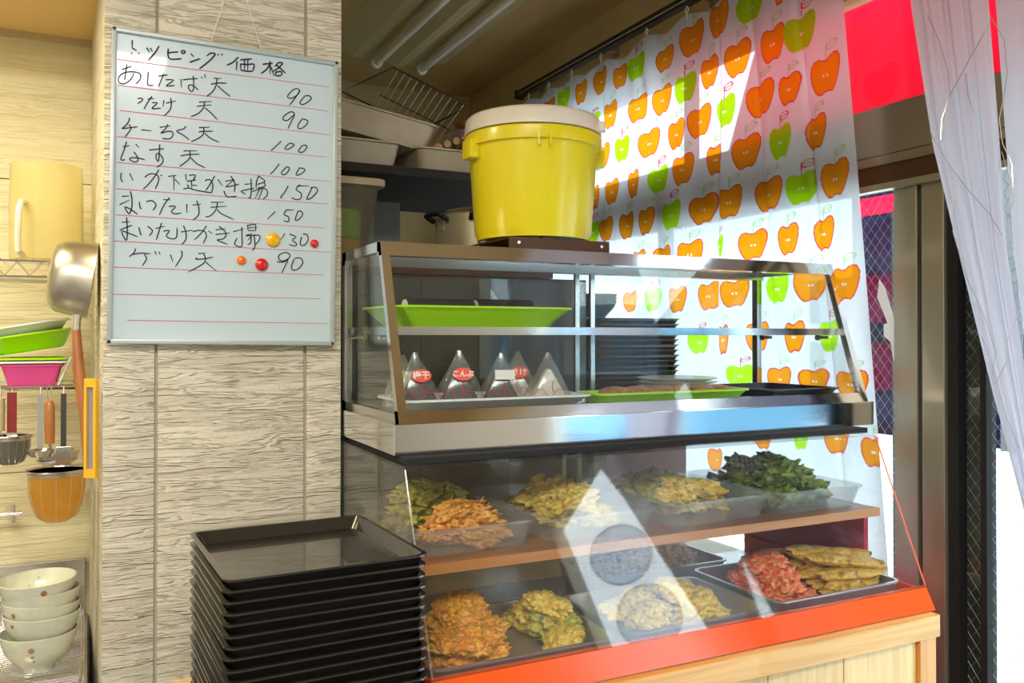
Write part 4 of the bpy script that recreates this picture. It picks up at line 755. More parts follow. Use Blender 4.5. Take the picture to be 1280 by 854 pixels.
# ------------------------------------------------------------------ back passage: cabinet, low shelf, storage shelf
cb = thing('dark_infill_cabinet', 'dark grey cabinet added to darken the dim passage behind the cases', 'cabinet', (0.8, 2.8, 0))  # dark body added to stand in for the darkness of the kitchen
MB().box(0.52, 1.28, 2.10, 2.72, 0.80, 1.56).obj('body', M['cabinet'], cb)
for k in range(3): MB().box(0.525 + 0.252 * k, 0.770 + 0.252 * k, 2.092, 2.100, 0.81, 1.55, bev=0.001).obj('door', M['cabinet'], cb)
MB().box(0.50, 1.16, 2.08, 2.80, 1.56, 1.585).obj('top_board', M['darkwood'], cb)
pg = MB().box(0.76, 0.98, 2.86, 2.90, 1.585, 1.87).obj('grey_panel', M['panelgrey']); tag(pg, 'pale grey upright panel behind the steel pot', 'panel')
MB0 = MB().box(0.50, 1.10, 2.80, 2.92, 1.30, 1.585).obj('backing', M['cabinet'], cb)
sh = thing('storage_shelf', 'dark wall shelf carrying white tubs under the ceiling', 'shelf', (0.9, 2.7, 1.875))
MB().box(0.465, 1.45, 2.36, 3.05, 1.868, 1.893).obj('shelf_board', M['shelfdark'], sh)
MB().box(0.465, 0.49, 2.36, 3.05, 1.78, 1.868).obj('bracket', M['shelfdark'], sh); MB().box(1.40, 1.42, 2.40, 3.05, 1.74, 1.868).obj('bracket', M['shelfdark'], sh)
def tub3(x0, x1, y0, y1, z0, h, m, label, ry=0.0, rx=0.0):
    o = container('storage_tub', x0, x1, y0, y1, z0, h, m, label, 'tub', 'white tubs on the storage shelf', taper=0.016, lip=0.010, th=0.003, rad=0.025, rimh=0.005)
    o.rotation_euler = (rx, ry, 0); return o
tub3(0.500, 0.846, 2.42, 2.70, 1.8935, 0.084, M['offwhite'], 'aged white tub lying flat at the left end of the dark shelf')
tub3(0.560, 0.955, 2.43, 2.71, 1.992, 0.082, M['offwhite'], 'aged white tub tilted on top of the flat one', ry=0.16)
tub3(0.880, 1.30, 2.42, 2.78, 1.8935, 0.080, M['offwhite'], 'aged white tub on the dark shelf behind the yellow bucket')
# crumpled cloth and small white rack
# wire basket lying tilted over the tubs
wr = thing('wire_basket', 'tilted chrome and black wire dish basket over the white tubs', 'basket', (0.86, 2.62, 2.05))
c0 = Vector((0.675, 2.50, 2.130)); cB = Vector((0.835, 2.50, 2.225)); cC = Vector((1.086, 2.50, 2.135)); cD = c0 + (cC - cB)
back = Vector((0, 0.03, 0)); mb = MB()
mb.tube([c0, c0.lerp(cB, 0.5), cB, cB.lerp(cC, 0.5), cC, cC.lerp(cD, 0.5), cD, cD.lerp(c0, 0.5)], 0.0028, 8, True)
mb.obj('rim', M['black'], wr, smooth=True)
dn = Vector((-0.035, 0.14, -0.12))
in_ = 0.12
def lerp4(u, v): return cB.lerp(cC, u).lerp(c0.lerp(cD, u), v)
f0, f1, f2, f3 = [lerp4(u, v) + dn for u, v in ((0.08, 0.15), (0.92, 0.15), (0.92, 0.85), (0.08, 0.85))]
mb = MB(); mb.tube([f0, f1, f2, f3], 0.0024, 6, True)
for k in range(11):
    u = 0.06 + 0.88 * k / 10; a = cB.lerp(cC, u); b = f0.lerp(f1, k / 10); c = f3.lerp(f2, k / 10); d = c0.lerp(cD, u)
    MB().tube([a, b, c, d], 0.0017, 6).obj('wire', M['rackwire'], wr, smooth=True)
for v in (0.3, 0.6): mb.tube([f0.lerp(f3, v), f1.lerp(f2, v)], 0.0022, 6)
mb.tube([cB.lerp(f0, .5), cC.lerp(f1, .5)], 0.0020, 6)
mb.obj('floor_wire', M['black'], wr, smooth=True)
sp = thing('steel_canister', 'dull steel canister on the shelf behind the bucket', 'canister', (1.13, 2.62, 1.975))
MB().lathe([(0, 0), (0.085, 0), (0.088, 0.004), (0.088, 0.10), (0.091, 0.103), (0.086, 0.105), (0.084, 0.10), (0.08, 0.006), (0, 0.005)], 36, (1.15, 2.62, 1.9745)).obj('body', M['steel'], sp, smooth=35)
wv = thing('woven_basket', 'shallow orange woven bamboo basket tilted on the canister', 'basket', (1.20, 2.60, 2.085))
mb = MB().lathe([(0.0, 0.0), (0.085, 0.002), (0.115, 0.030), (0.118, 0.034), (0.111, 0.033), (0.082, 0.007), (0, 0.005)], 40).xf(Matrix.Translation((1.205, 2.60, 2.087)) @ Matrix.Rotation(-0.10, 4, 'Y') )
mb.obj('bowl', M['basket'], wv, smooth=40)
mb = MB()
for k in range(28):
    a = 2 * PI * k / 28; mb.tube([(0.116 * math.cos(a), 0.116 * math.sin(a), 0.036), (0.100 * math.cos(a + 0.1), 0.100 * math.sin(a + 0.1), 0.014)], 0.003, 5)
mb.xf(Matrix.Translation((1.205, 2.60, 2.087)) @ Matrix.Rotation(-0.10, 4, 'Y')).obj('weave', M['basket'], wv)['kind'] = 'stuff'
MB().tube([(1.315, 2.58, 2.128), (1.330, 2.58, 2.140), (1.322, 2.58, 2.150)], 0.003, 6).obj('hook', M['black'], wv)
for k in range(7):
    x = 0.955 + 0.030 * k; z = 1.978 + 0.012 * k
    mb = MB(); mb.rod((x, 2.430, z), (x + 0.05, 2.56, z + 0.010), 0.0115, 12)
    o = mb.obj('bamboo_roll', M['bamboo'], None, smooth=40, off=(x, 2.43, z)); tag(o, 'bamboo roll end on the tub left of the bucket, %s from the left' % ORD[k], 'bamboo mat', 'rolled bamboo mats behind the bucket')
sr_ = thing('drain_tray', 'small white plastic tray beside the bamboo rolls behind the bucket', 'tray', (1.10, 2.40, 1.98))
mb = MB(); pan(mb, 1.115, 2.395, 0.16, 0.10, 1.985, 0.022, 0.004, 0.003, 0.003, 0.02); mb.obj('dish', M['offwhite'], sr_, smooth=35)
MB().box(1.045, 1.062, 2.352, 2.366, 1.9765, 1.990).obj('foot', M['offwhite'], sr_)
# clear storage bin under the shelf with two round boxes inside
bn = container('storage_bin', 0.500, 0.680, 2.12, 2.40, 1.5855, 0.200, M['bin'], 'cloudy lidded storage bin under the dark shelf beside the pillar', 'storage bin', taper=0.014, lip=0.006, rad=0.02)
l_ = MB().loft([rrect(0, 0, 0.196, 0.296, 0.0, 0.02), rrect(0, 0, 0.196, 0.296, 0.016, 0.02), rrect(0, 0, 0.18, 0.28, 0.020, 0.02)]).obj('bin_lid', M['offwhite'], None, smooth=40, off=(0, 0, 0))
l_.parent = bn; l_.location = (0, 0, 0.201); l_['label'] = 'aged white lid'
for z, h, m, lb in ((1.592, 0.060, 'magY', 'yellow round box at the bottom of the cloudy bin'), (1.655, 0.075, 'lime', 'lime round box stacked in the cloudy bin')):
    o = MB().lathe([(0, 0), (0.052, 0), (0.056, 0.004), (0.058, h - 0.006), (0.054, h), (0, h)], 30).obj('round_box', M[m], None, smooth=40, off=(0, 0, 0)); o.location = (0.590, 2.22, z); tag(o, lb, 'box')
pt = thing('cooking_pot', 'dull gold lidded cooking pot behind the yellow bucket', 'pot', (1.0, 2.24, 1.586))
MB().lathe([(0, 0), (0.118, 0), (0.126, 0.006), (0.128, 0.012), (0.130, 0.152), (0.134, 0.156), (0.128, 0.158), (0.126, 0.15), (0.122, 0.008), (0, 0.006)], 48, (1.01, 2.24, 1.5855)).obj('body', M['gold'], pt, smooth=35)
MB().lathe([(0, 0.030), (0.05, 0.026), (0.10, 0.014), (0.130, 0.004), (0.133, 0.0), (0.128, -0.001), (0.10, 0.010), (0, 0.026)], 48, (1.01, 2.24, 1.7445)).obj('pot_lid', M['steel'], pt, smooth=35)
MB().lathe([(0, 0), (0.016, 0), (0.010, 0.010), (0.022, 0.022), (0.020, 0.030), (0, 0.032)], 20, (1.01, 2.24, 1.774)).obj('knob', M['black'], pt, smooth=40)
for a in (math.radians(250), math.radians(190)):
    c, s_ = math.cos(a), math.sin(a); T_ = Matrix.Translation((1.01 + 0.13 * c, 2.24 + 0.13 * s_, 1.5855)) @ Matrix.Rotation(a, 4, 'Z')
    MB().box(0, 0.004, -0.014, 0.014, 0.108, 0.145, bev=0.001).xf(T_).obj('handle_bracket', M['gold'], pt)
    MB().tube([(0.004, -0.035, 0.135), (0.030, -0.035, 0.150), (0.036, 0, 0.152), (0.030, 0.035, 0.150), (0.004, 0.035, 0.135)], 0.008, 8).xf(T_).obj('handle', M['black'], pt, smooth=True)
# second stack of black trays, bowls and a red crate behind the cases
tb0 = tray_mesh().xf(Matrix.Diagonal((1.0, 0.95, 0.95, 1))).obj('serving_tray', M['traymat'], None, smooth=35, off=(0, 0, 0))
NB = 22
for k in range(NB):
    o = tb0 if k == 0 else copy_tree(tb0)
    o.location = (1.488 + random.uniform(-.002, .002), 2.28 + random.uniform(-.002, .002), 1.100 + 0.0158 * k); o.rotation_euler = (0, 0, random.uniform(-0.01, 0.01))
    tag(o, 'black serving tray in the rear stack behind the upper case, counted from the top: %s' % ('topmost' if k == NB - 1 else 'lowest' if k == 0 else ORD[NB - k - 1]), 'tray', 'black trays stacked behind the cases')
st = thing('low_stand', 'red brown boxed stand carrying the rear tray stack', 'stand', (1.48, 2.28, 0.8))
MB().box(1.31, 1.652, 2.11, 2.46, 1.070, 1.098).obj('top', M['brownpanel'], st)
MB().box(1.315, 1.648, 2.115, 2.13, 0.80, 1.070).obj('front_board', M['brownpanel'], st)
for x in (1.315, 1.633): MB().box(x, x + 0.015, 2.13, 2.45, 0.80, 1.070).obj('side_board', M['brownpanel'], st)
for k in range(3):
    z = 1.100 + 0.0158 * (NB - 1) + 0.0225 + 0.001
    if k == 0:
        bw0 = MB().lathe([(0, 0), (0.036, 0), (0.038, 0.004), (0.062, 0.030), (0.072, 0.050), (0.0735, 0.052), (0.070, 0.052), (0.058, 0.030), (0.03, 0.008), (0, 0.007)], 32).obj('small_bowl', M['black'], None, smooth=40, off=(0, 0, 0)); o = bw0
    else: o = copy_tree(bw0)
    o.location = (1.405, 2.26, z + 0.001 + 0.010 * k); tag(o, 'small black bowl, %s of three on the rear tray stack' % ['lowest', 'middle', 'topmost'][k], 'bowl', 'black bowls on the rear tray stack')
rc = MB().box(1.668, 1.682, 1.46, 1.88, 0.0, 0.992, bev=0.003).obj('red_board', M['redplastic']); tag(rc, 'red board standing between the counter and the apple curtain', 'board')

# ------------------------------------------------------------------ printed apple curtain
rl = thing('curtain_rail', 'black curtain track below the ceiling on the street side', 'curtain rail', (1.72, 2.3, 2.47))
MB().box(1.706, 1.734, 1.15, 3.385, 2.462, 2.492).obj('track', M['black'], rl)
MB().box(1.704, 1.7065, 1.15, 3.385, 2.472, 2.476).obj('chrome_strip', M['chrome'], rl)
MB().box(1.700, 1.740, 3.385, 3.40, 2.458, 2.496).obj('end_cap', M['black'], rl)
for y in (3.31, 2.72, 2.15, 1.55): MB().box(1.72, 1.80, y, y + 0.02, 2.478, 2.484).box(1.795, 1.80, y - .01, y + 0.03, 2.46, 2.50).obj('bracket', M['stile'], rl)
HK = [3.30, 3.12, 2.93, 2.715, 2.42, 2.20, 1.98, 1.78, 1.60]
YR0, YR1, ZB_, ZTOP = 1.455, 3.365, 0.815, 2.437
def right_edge(z): return 1.4693 + (z - 1.1855) * (1.563 - 1.4693) / (2.2558 - 1.1855)
def fold(Y, Z):
    w = 0.0045 * np.sin(Y * 30 + 1.2 * np.sin(Z * 1.1) + 0.6 * np.sin(Y * 5)) + 0.0020 * np.sin(Y * 67 + 2.0 * np.sin(Z * 0.9 + 1)) + 0.002 * np.sin(Y * 13 - Z * 6)
    for yc, a, s_, tl in ((2.70, 0.010, 0.014, 0.03), (2.06, 0.013, 0.012, -0.02), (1.845, 0.009, 0.012, 0.10), (1.66, 0.011, 0.010, 0.12), (2.36, 0.010, 0.025, 0.16), (3.05, 0.010, 0.02, 0.05)):
        w = w + a * np.exp(-((Y - yc - tl * (Z - 1.7)) / s_) ** 2) * np.clip((2.44 - Z) * 3 + 0.3, 0.3, 1)
    return w
ny, nz = 900, 760
U, V = np.meshgrid(np.linspace(0, 1, ny), np.linspace(0, 1, nz))
Z = ZB_ + V * (ZTOP - ZB_)
yr = right_edge(Z); Y = yr + U * (YR1 - yr)
hd_ = np.min(np.abs(Y[..., None] - np.array(HK)), axis=-1)
sag = np.minimum(hd_, 0.12) ** 1.2 * 0.42 * np.clip((Z - 1.9) / 0.5, 0, 1)
Zs = Z - sag
Xs = 1.722 + fold(Y, Z) * 0.9
Yf, Zf = Y.ravel(), Zs.ravel()
col = np.tile(np.array([0.90, 0.90, 0.96], dtype=np.float32), (ny * nz, 1))
OUT = [(-.22, .76), (-.45, .86), (-.75, .80), (-.95, .55), (-1, .15), (-.90, -.30), (-.66, -.74), (-.42, -.98), (-.18, -.98), (0, -.88), (.2, -.86), (.45, -.92), (.66, -.72), (.86, -.25), (.98, .25), (.98, .66), (.82, .95), (.55, 1.0), (.28, .90), (.05, .72)]
OP = np.array(OUT)
def polydist(px_, pz_):
    ins = np.zeros(px_.shape, bool); dm = np.full(px_.shape, 9.0)
    n = len(OP)
    for i in range(n):
        x1, y1 = OP[i]; x2, y2 = OP[(i + 1) % n]
        c = ((y1 > pz_) != (y2 > pz_)) & (px_ < (x2 - x1) * (pz_ - y1) / (y2 - y1 + 1e-12) + x1); ins ^= c
        L2 = (x2 - x1) ** 2 + (y2 - y1) ** 2; t = np.clip(((px_ - x1) * (x2 - x1) + (pz_ - y1) * (y2 - y1)) / L2, 0, 1)
        dm = np.minimum(dm, np.hypot(px_ - x1 - t * (x2 - x1), pz_ - y1 - t * (y2 - y1)))
    return ins, dm
ORG, GRN, RED, PGR = (1.0, 0.33, 0.006), (0.46, 0.78, 0.008), (0.80, 0.035, 0.05), (0.50, 0.74, 0.32)
for (cy, cz, hw_, hh_, kd) in APPLES:
    sel = np.nonzero((np.abs(Yf - cy) < hw_ * 1.3 + 0.01) & (np.abs(Zf - cz - hh_ * 0.5) < hh_ * 1.9))[0]
    if len(sel) == 0: continue
    pu = -(Yf[sel] - cy) / hw_; pv = (Zf[sel] - cz) / hh_
    ins, dm = polydist(pu, pv); mm = dm * min(hw_, hh_)
    body = np.array(GRN if kd else ORG)
    c = col[sel]
    sd = np.where(ins, mm, -mm) * 1000
    al = np.clip(sd / 1.6 + 0.5, 0, 1)[:, None]; c = c * (1 - al) + body * al
    if not kd:
        al = np.clip((2.3 - np.abs(sd - 1.0)) / 1.3, 0, 1)[:, None]; c = c * (1 - al) + np.array(RED) * al
        ring = np.clip(1.5 - np.abs(np.hypot(pu, pv + 0.05) - 0.42) * min(hw_, hh_) * 1000 / 0.8, 0, 1)[:, None] * ins[:, None] * 0.5; c = c * (1 - ring) + np.array((1.0, 0.42, 0.05)) * ring
    for ex in (-0.10, 0.12):
        e = np.hypot((pu - ex) * hw_, (pv + 0.05) * hh_) < 0.0035; c[e & ins] = (1.0, 0.85, 0.7)
    lc_ = RED if kd else PGR
    stem = (np.abs(pu - 0.02 ) * hw_ < 0.0016) & (pv > 0.74) & (pv < 1.55); c[stem] = lc_
    lu, lv = pu - 0.38, pv - 1.42
    el = np.hypot(lu / 0.36, (lv - 0.25 * lu) / 0.20); lf = (np.abs(el - 1) < 0.13) | ((np.abs(lv - 0.25 * lu) * hh_ < 0.0012) & (el < 1)); c[lf] = lc_
    col[sel] = c
verts = np.stack([Xs.ravel(), Yf, Zf], 1).astype(np.float32)
idx = np.arange(ny * nz).reshape(nz, ny)
fcs = np.stack([idx[:-1, :-1].ravel(), idx[:-1, 1:].ravel(), idx[1:, 1:].ravel(), idx[1:, :-1].ravel()], 1).astype(np.int32)
me = bpy.data.meshes.new('printed_curtain'); me.vertices.add(len(verts)); me.vertices.foreach_set('co', verts.ravel())
me.loops.add(fcs.size); me.loops.foreach_set('vertex_index', fcs.ravel()); me.polygons.add(len(fcs))
me.polygons.foreach_set('loop_start', np.arange(0, fcs.size, 4, dtype=np.int32)); me.polygons.foreach_set('use_smooth', np.ones(len(fcs), bool)); me.update(); me.validate()
at_ = me.attributes.new('print', 'FLOAT_COLOR', 'POINT'); at_.data.foreach_set('color', np.concatenate([col, np.ones((len(col), 1), np.float32)], 1).astype(np.float32).ravel())
me.materials.append(M['apple_curtain'])
cu = thing('printed_curtain', 'translucent white curtain printed with orange and green apples', 'curtain', (1.72, 2.4, 0))
co = bpy.data.objects.new('cloth', me); COL.objects.link(co); co.parent = cu; co.location = (-1.72, -2.4, 0)
for y in HK:
    mb = MB(); mb.tube([(1.720, y + 0.007 * math.cos(a), 2.450 + 0.010 * math.sin(a)) for a in [2 * PI * k / 12 for k in range(12)]], 0.0018, 6, True)
    mb.rod((1.720, y, 2.440), (1.722, y, 2.415), 0.002, 6); mb.obj('hook', M['white'], cu, smooth=True)

# ------------------------------------------------------------------ sheer door curtain with silver threads, drawn to one side
def sheer(name, label, le, re, ph):
    zs = np.linspace(0.80, 2.42, 70); n = 90; rings = []
    LZ, LY = zip(*le); RZ, RY = zip(*re)
    for z in zs:
        a = float(np.interp(z, LZ, LY)); b = float(np.interp(z, RZ, RY)); row = []
        for k in range(n):
            u = k / (n - 1); y = a + (b - a) * u
            row.append((1.5 + 0.007 * math.sin(u * 21 + ph + 0.6 * math.sin(z * 2)) + 0.003 * math.sin(u * 47 + z * 1.5), y, float(z)))
        rings.append(row)
    t = thing(name, label, 'curtain', (1.5, 1.0, 0.8))
    MB().loft(rings, False, False, closed=False).obj('cloth', M['sheer'], t, smooth=True)
    return t
s1 = sheer('sheer_curtain', 'sheer lilac curtain panel sewn with silver threads, drawn aside at the doorway',
      [(0.80, 0.875), (1.085, 0.962), (1.281, 1.021), (1.538, 1.085), (1.78, 1.144), (2.09, 1.1925), (2.42, 1.235)],
      [(0.80, 0.86), (1.09, 0.925), (1.55, 0.990), (2.09, 1.033), (2.42, 1.06)], 0.3)
s2 = sheer('sheer_curtain', 'second sheer lilac curtain panel at the right edge of the doorway',
      [(0.80, 0.862), (1.09, 0.930), (1.55, 0.984), (2.09, 1.018), (2.42, 1.035)],
      [(0.80, 0.78), (1.09, 0.74), (1.55, 0.66), (2.09, 0.50), (2.42, 0.42)], 1.3)
for k, l in enumerate(THREADS):
    MB().tube([(1.4815, y, z) for y, z in l], 0.00075, 5).obj('silver_thread', M['chrome'], s1 if k not in (5, 6, 7) else s2, smooth=True)
rd = MB().rod((1.5, 0.35, 2.43), (1.5, 1.30, 2.43), 0.009, 12).obj('curtain_rod', M['white'], None, smooth=True, off=(1.5, 0.8, 2.43)); tag(rd, 'white rod carrying the sheer door curtain', 'curtain rod')

# ------------------------------------------------------------------ sink niche on the left
nc = thing('sink_counter', 'stainless steel kitchen counter at the left edge', 'counter', (-0.8, 2.1, 0))
MB().box(-1.5, 0.0, 1.86, 2.445, 0.655, 0.69).obj('worktop', M['steel'], nc)
MB().box(-1.48, -0.02, 1.90, 2.44, 0.0, 0.655).obj('cupboard', M['steel'], nc)
MB().box(-1.5, -0.006, 2.43, 2.448, 0.69, 0.835, bev=0.002).obj('backsplash', M['steel'], nc)
dr = thing('drying_rack', 'chrome wire drying rack under the noodle bowls', 'rack', (-0.25, 2.0, 0.69))
for x in (-0.55, -0.012): 
    MB().rod((x, 1.872, 0.716), (x, 2.34, 0.716), 0.003, 8).obj('rail', M['chrome'], dr, smooth=True)
for y in (1.90, 2.10, 2.32): MB().rod((-0.56, y, 0.7125), (-0.008, y, 0.7125), 0.0025, 6).obj('cross_bar', M['chrome'], dr, smooth=True)
for x in (-0.55, -0.012):
    for y in (1.90, 2.32): MB().rod((x, y, 0.690), (x, y, 0.716), 0.003, 6).obj('foot', M['chrome'], dr)
for k in range(38):
    y = 1.876 + 0.0123 * k
    MB().rod((-0.565, y, 0.718), (-0.005, y, 0.718), 0.0015, 6).obj('wire', M['chrome'], dr, smooth=True)
def bowl():
    P_ = [(0.0, 0.006), (0.020, 0.006), (0.026, 0.0), (0.029, 0.0), (0.030, 0.008), (0.048, 0.022), (0.062, 0.042), (0.069, 0.062), (0.0715, 0.078), (0.0700, 0.0785), (0.0665, 0.062), (0.058, 0.042), (0.044, 0.025), (0.02, 0.014), (0, 0.013)]
    return MB().lathe(P_, 48), P_
def prof_r(P_, z):
    q = P_[4:9]
    for a, b in zip(q[:-1], q[1:]):
        if a[1] <= z <= b[1]: return a[0] + (b[0] - a[0]) * (z - a[1]) / (b[1] - a[1])
    return q[-1][0]
heights = [0.0, 0.040, 0.058, 0.082, 0.105]
tl = [(0, 0), (0.03, 0.02), (-0.05, 0.06), (-0.02, 0.0), (0.02, -0.03)]
bl = ['lowest noodle bowl of the stack with three brown dots', 'second bowl from the bottom of the cream bowl stack', 'middle bowl of the cream bowl stack, a brown dot at its left', 'second bowl from the top of the cream bowl stack', 'topmost cream noodle bowl of the stack, one brown dot on its rim side']
DOTS = [[(-1.72, 0.058, 0.0058), (-1.70, 0.043, 0.0035), (-1.68, 0.032, 0.0022)], [(-2.35, 0.066, 0.004)], [(-2.30, 0.062, 0.005)], [(-0.4, 0.060, 0.004)], [(-1.38, 0.063, 0.0058)]]
for k in range(5):
    t = thing('noodle_bowl', bl[k], 'bowl', (0, 0, 0), 'cream noodle bowls stacked on the drying rack')
    mb, P_ = bowl(); mb.obj('bowl', M['ceramic'], t, smooth=50)
    for a0, z_, r_ in DOTS[k]:
        vs = []; R0 = prof_r(P_, z_) 
        for i in range(17):
            for rr in ((0.0,) if i == 16 else (1.0,)):
                a = a0 + (r_ * rr * math.cos(2 * PI * i / 16)) / R0; zz = z_ + r_ * rr * math.sin(2 * PI * i / 16); R1 = prof_r(P_, zz) + 0.0006
                vs.append((R1 * math.cos(a), R1 * math.sin(a), zz))
        MB().add(vs, [(i, (i + 1) % 16, 16) for i in range(16)]).obj('glaze_dot', M['dot'], t)
    if k == 4:
        for (a, z_) in ((0.5, 0.060), (1.6, 0.062), (1.9, 0.050)):
            R1 = prof_r(P_, z_) - 0.0065; MB().lathe([(0, 0), (0.0022, 0.0006), (0, 0.001)], 10, (R1 * math.cos(a), R1 * math.sin(a), z_)).obj('glaze_dot', M['dot'], t)
    t.location = (-0.087 + (0.002 if k % 2 else -0.002), 2.0, 0.7197 + heights[k] + 0.0005 * k); t.rotation_euler = (tl[k][0], tl[k][1], 0)
# upper wire shelf with the measuring jug
us = thing('wire_shelf', 'chrome wire shelf carrying the amber measuring jug', 'shelf', (-0.3, 2.25, 1.55))
MB().rod((-0.75, 2.12, 1.562), (-0.082, 2.12, 1.562), 0.0032, 8).obj('rail', M['chrome'], us, smooth=True)
MB().rod((-0.75, 2.12, 1.528), (-0.082, 2.12, 1.528), 0.0032, 8).obj('rail', M['chrome'], us, smooth=True)
MB().rod((-0.75, 2.44, 1.545), (-0.082, 2.44, 1.545), 0.0032, 8).obj('rail', M['chrome'], us, smooth=True)
mb = MB(); x = -0.75; up_ = True
zig = []
while x < -0.082: zig.append((x, 2.12, 1.560 if up_ else 1.530)); up_ = not up_; x += 0.0235
mb.tube(zig, 0.0022, 6).obj('truss_wire', M['chrome'], us, smooth=True)
MB().rod((-0.082, 2.12, 1.562), (-0.082, 2.445, 1.562), 0.0032, 8).rod((-0.082, 2.12, 1.528), (-0.082, 2.445, 1.528), 0.003, 8).obj('end_rail', M['chrome'], us, smooth=True)
for k in range(22): MB().rod((-0.74 + 0.030 * k, 2.12, 1.5655), (-0.74 + 0.030 * k, 2.44, 1.5655), 0.0018, 6).obj('wire', M['chrome'], us, smooth=True)
jg = thing('measuring_jug', 'amber plastic measuring jug with handle and scale on the wire shelf', 'jug', (-0.087, 2.21, 1.568))
JX, JY, JZ = -0.087, 2.215, 1.5675
MB().lathe([(0, 0), (0.070, 0), (0.074, 0.004), (0.0755, 0.10), (0.0735, 0.215), (0.0745, 0.218), (0.0715, 0.218), (0.0725, 0.10), (0.071, 0.006), (0, 0.004)], 48, (JX, JY, JZ)).obj('body', M['jug'], jg, smooth=40)
MB().tube([(JX - 0.040, JY - 0.062, JZ + 0.128), (JX - 0.045, JY - 0.090, JZ + 0.124), (JX - 0.049, JY - 0.098, JZ + 0.105), (JX - 0.051, JY - 0.098, JZ + 0.05), (JX - 0.050, JY - 0.092, JZ + 0.018), (JX - 0.045, JY - 0.060, JZ + 0.012)], 0.0065, 8).obj('handle', M['lid'], jg, smooth=True)
mb = MB()
for k in range(24):
    a = -0.22; L = 0.12 if k % 4 == 0 else 0.06; z = JZ + 0.05 + 0.006 * k
    vs = [(JX + 0.0762 * math.cos(a - L * q), JY + 0.0762 * math.sin(a - L * q), z + dz) for q in (0, 1) for dz in (0, 0.0009)]
    mb.add(vs, [(0, 1, 3, 2)])
mb.obj('scale_marks', M['black'], jg)
# saucepan hanging on the flank of the pillar
pn = thing('saucepan', 'dull aluminium saucepan hanging by its wooden handle on the pillar flank', 'saucepan', (-0.03, 2.0, 1.52))
mpan = Matrix.Translation((-0.073, 2.0, 1.527)) @ Matrix.Rotation(math.radians(90 + 8), 4, 'Y')
MB().lathe([(0, 0), (0.052, 0.0005), (0.066, 0.006), (0.074, 0.020), (0.0775, 0.045), (0.0795, 0.080), (0.0805, 0.0815), (0.078, 0.082), (0.0755, 0.045), (0.071, 0.021), (0.06, 0.009), (0, 0.004)], 48).xf(mpan).obj('pan', M['alu'], pn, smooth=40)
MB().tube([(-0.020, 1.985, 1.452), (-0.022, 1.985, 1.440), (-0.0235, 1.984, 1.412)], [0.010, 0.0085, 0.0085], 14).obj('ferrule', M['chrome'], pn, smooth=True)
MB().tube([(-0.0235, 1.984, 1.412), (-0.018, 1.975, 1.33), (-0.006, 1.96, 1.24), (0.000, 1.95, 1.135)], [0.0085, 0.0115, 0.0115, 0.009], 14).obj('handle', M['handlewood'], pn, smooth=True)
MB().rod((0.0, 1.95, 1.15), (0.012, 1.95, 1.155), 0.003, 8).obj('hanging_ring', M['chrome'], pn)
# yellow framed strip on the pillar flank
yf = thing('framed_gauge', 'narrow yellow framed gauge fixed to the pillar flank', 'gauge', (0.01, 1.87, 1.22))
Tg = Matrix.Translation((0.006, 1.865, 1.2195)) @ Matrix.Rotation(math.radians(-38), 4, 'Z')
mb = MB().box(-0.013, 0.013, -0.006, 0.004, -0.097, -0.080).box(-0.013, 0.013, -0.006, 0.004, 0.080, 0.097).box(-0.013, -0.0075, -0.006, 0.004, -0.08, 0.08).box(0.0075, 0.013, -0.006, 0.004, -0.08, 0.08)
mb.xf(Tg).obj('frame', M['yellowframe'], yf)
MB().box(-0.0075, 0.0075, -0.002, 0.004, -0.08, 0.08).xf(Tg).obj('face', M['greypane'], yf)
# lower rack: bar, hooks, nested boxes
lr = thing('hanging_rack', 'steel rack bar holding plastic boxes and hanging utensils', 'rack', (-0.3, 2.15, 1.285))
MB().rod((-0.75, 2.10, 1.287), (-0.026, 2.10, 1.287), 0.0042, 8).obj('front_bar', M['chrome'], lr, smooth=True)
MB().rod((-0.75, 2.40, 1.287), (-0.026, 2.40, 1.287), 0.0042, 8).obj('rear_bar', M['chrome'], lr, smooth=True)
for x in (-0.74, -0.45, -0.20, -0.032): MB().rod((x, 2.10, 1.283), (x, 2.445, 1.283), 0.003, 8).obj('cross_bar', M['chrome'], lr, smooth=True)
def boxy(x0, x1, y0, y1, z0, h, m, label, ry=0.0, taper=0.012, group=None, rx=0):
    o = container('plastic_box', x0, x1, y0, y1, z0, h, m, label, 'box', group, taper=taper, lip=0.004, th=0.002, rad=0.012, rimh=0.004); o.rotation_euler = (rx, ry, 0); return o
boxy(-0.172, -0.050, 2.11, 2.29, 1.2918, 0.046, M['pink'], 'bright pink plastic box on the hanging rack')
boxy(-0.183, -0.040, 2.105, 2.30, 1.3390, 0.006, M['white'], 'white tray rim resting on the pink box', taper=0.004)
boxy(-0.180, -0.044, 2.108, 2.298, 1.3460, 0.006, M['lime'], 'lime green tray rim nested above the pink box', taper=0.004)
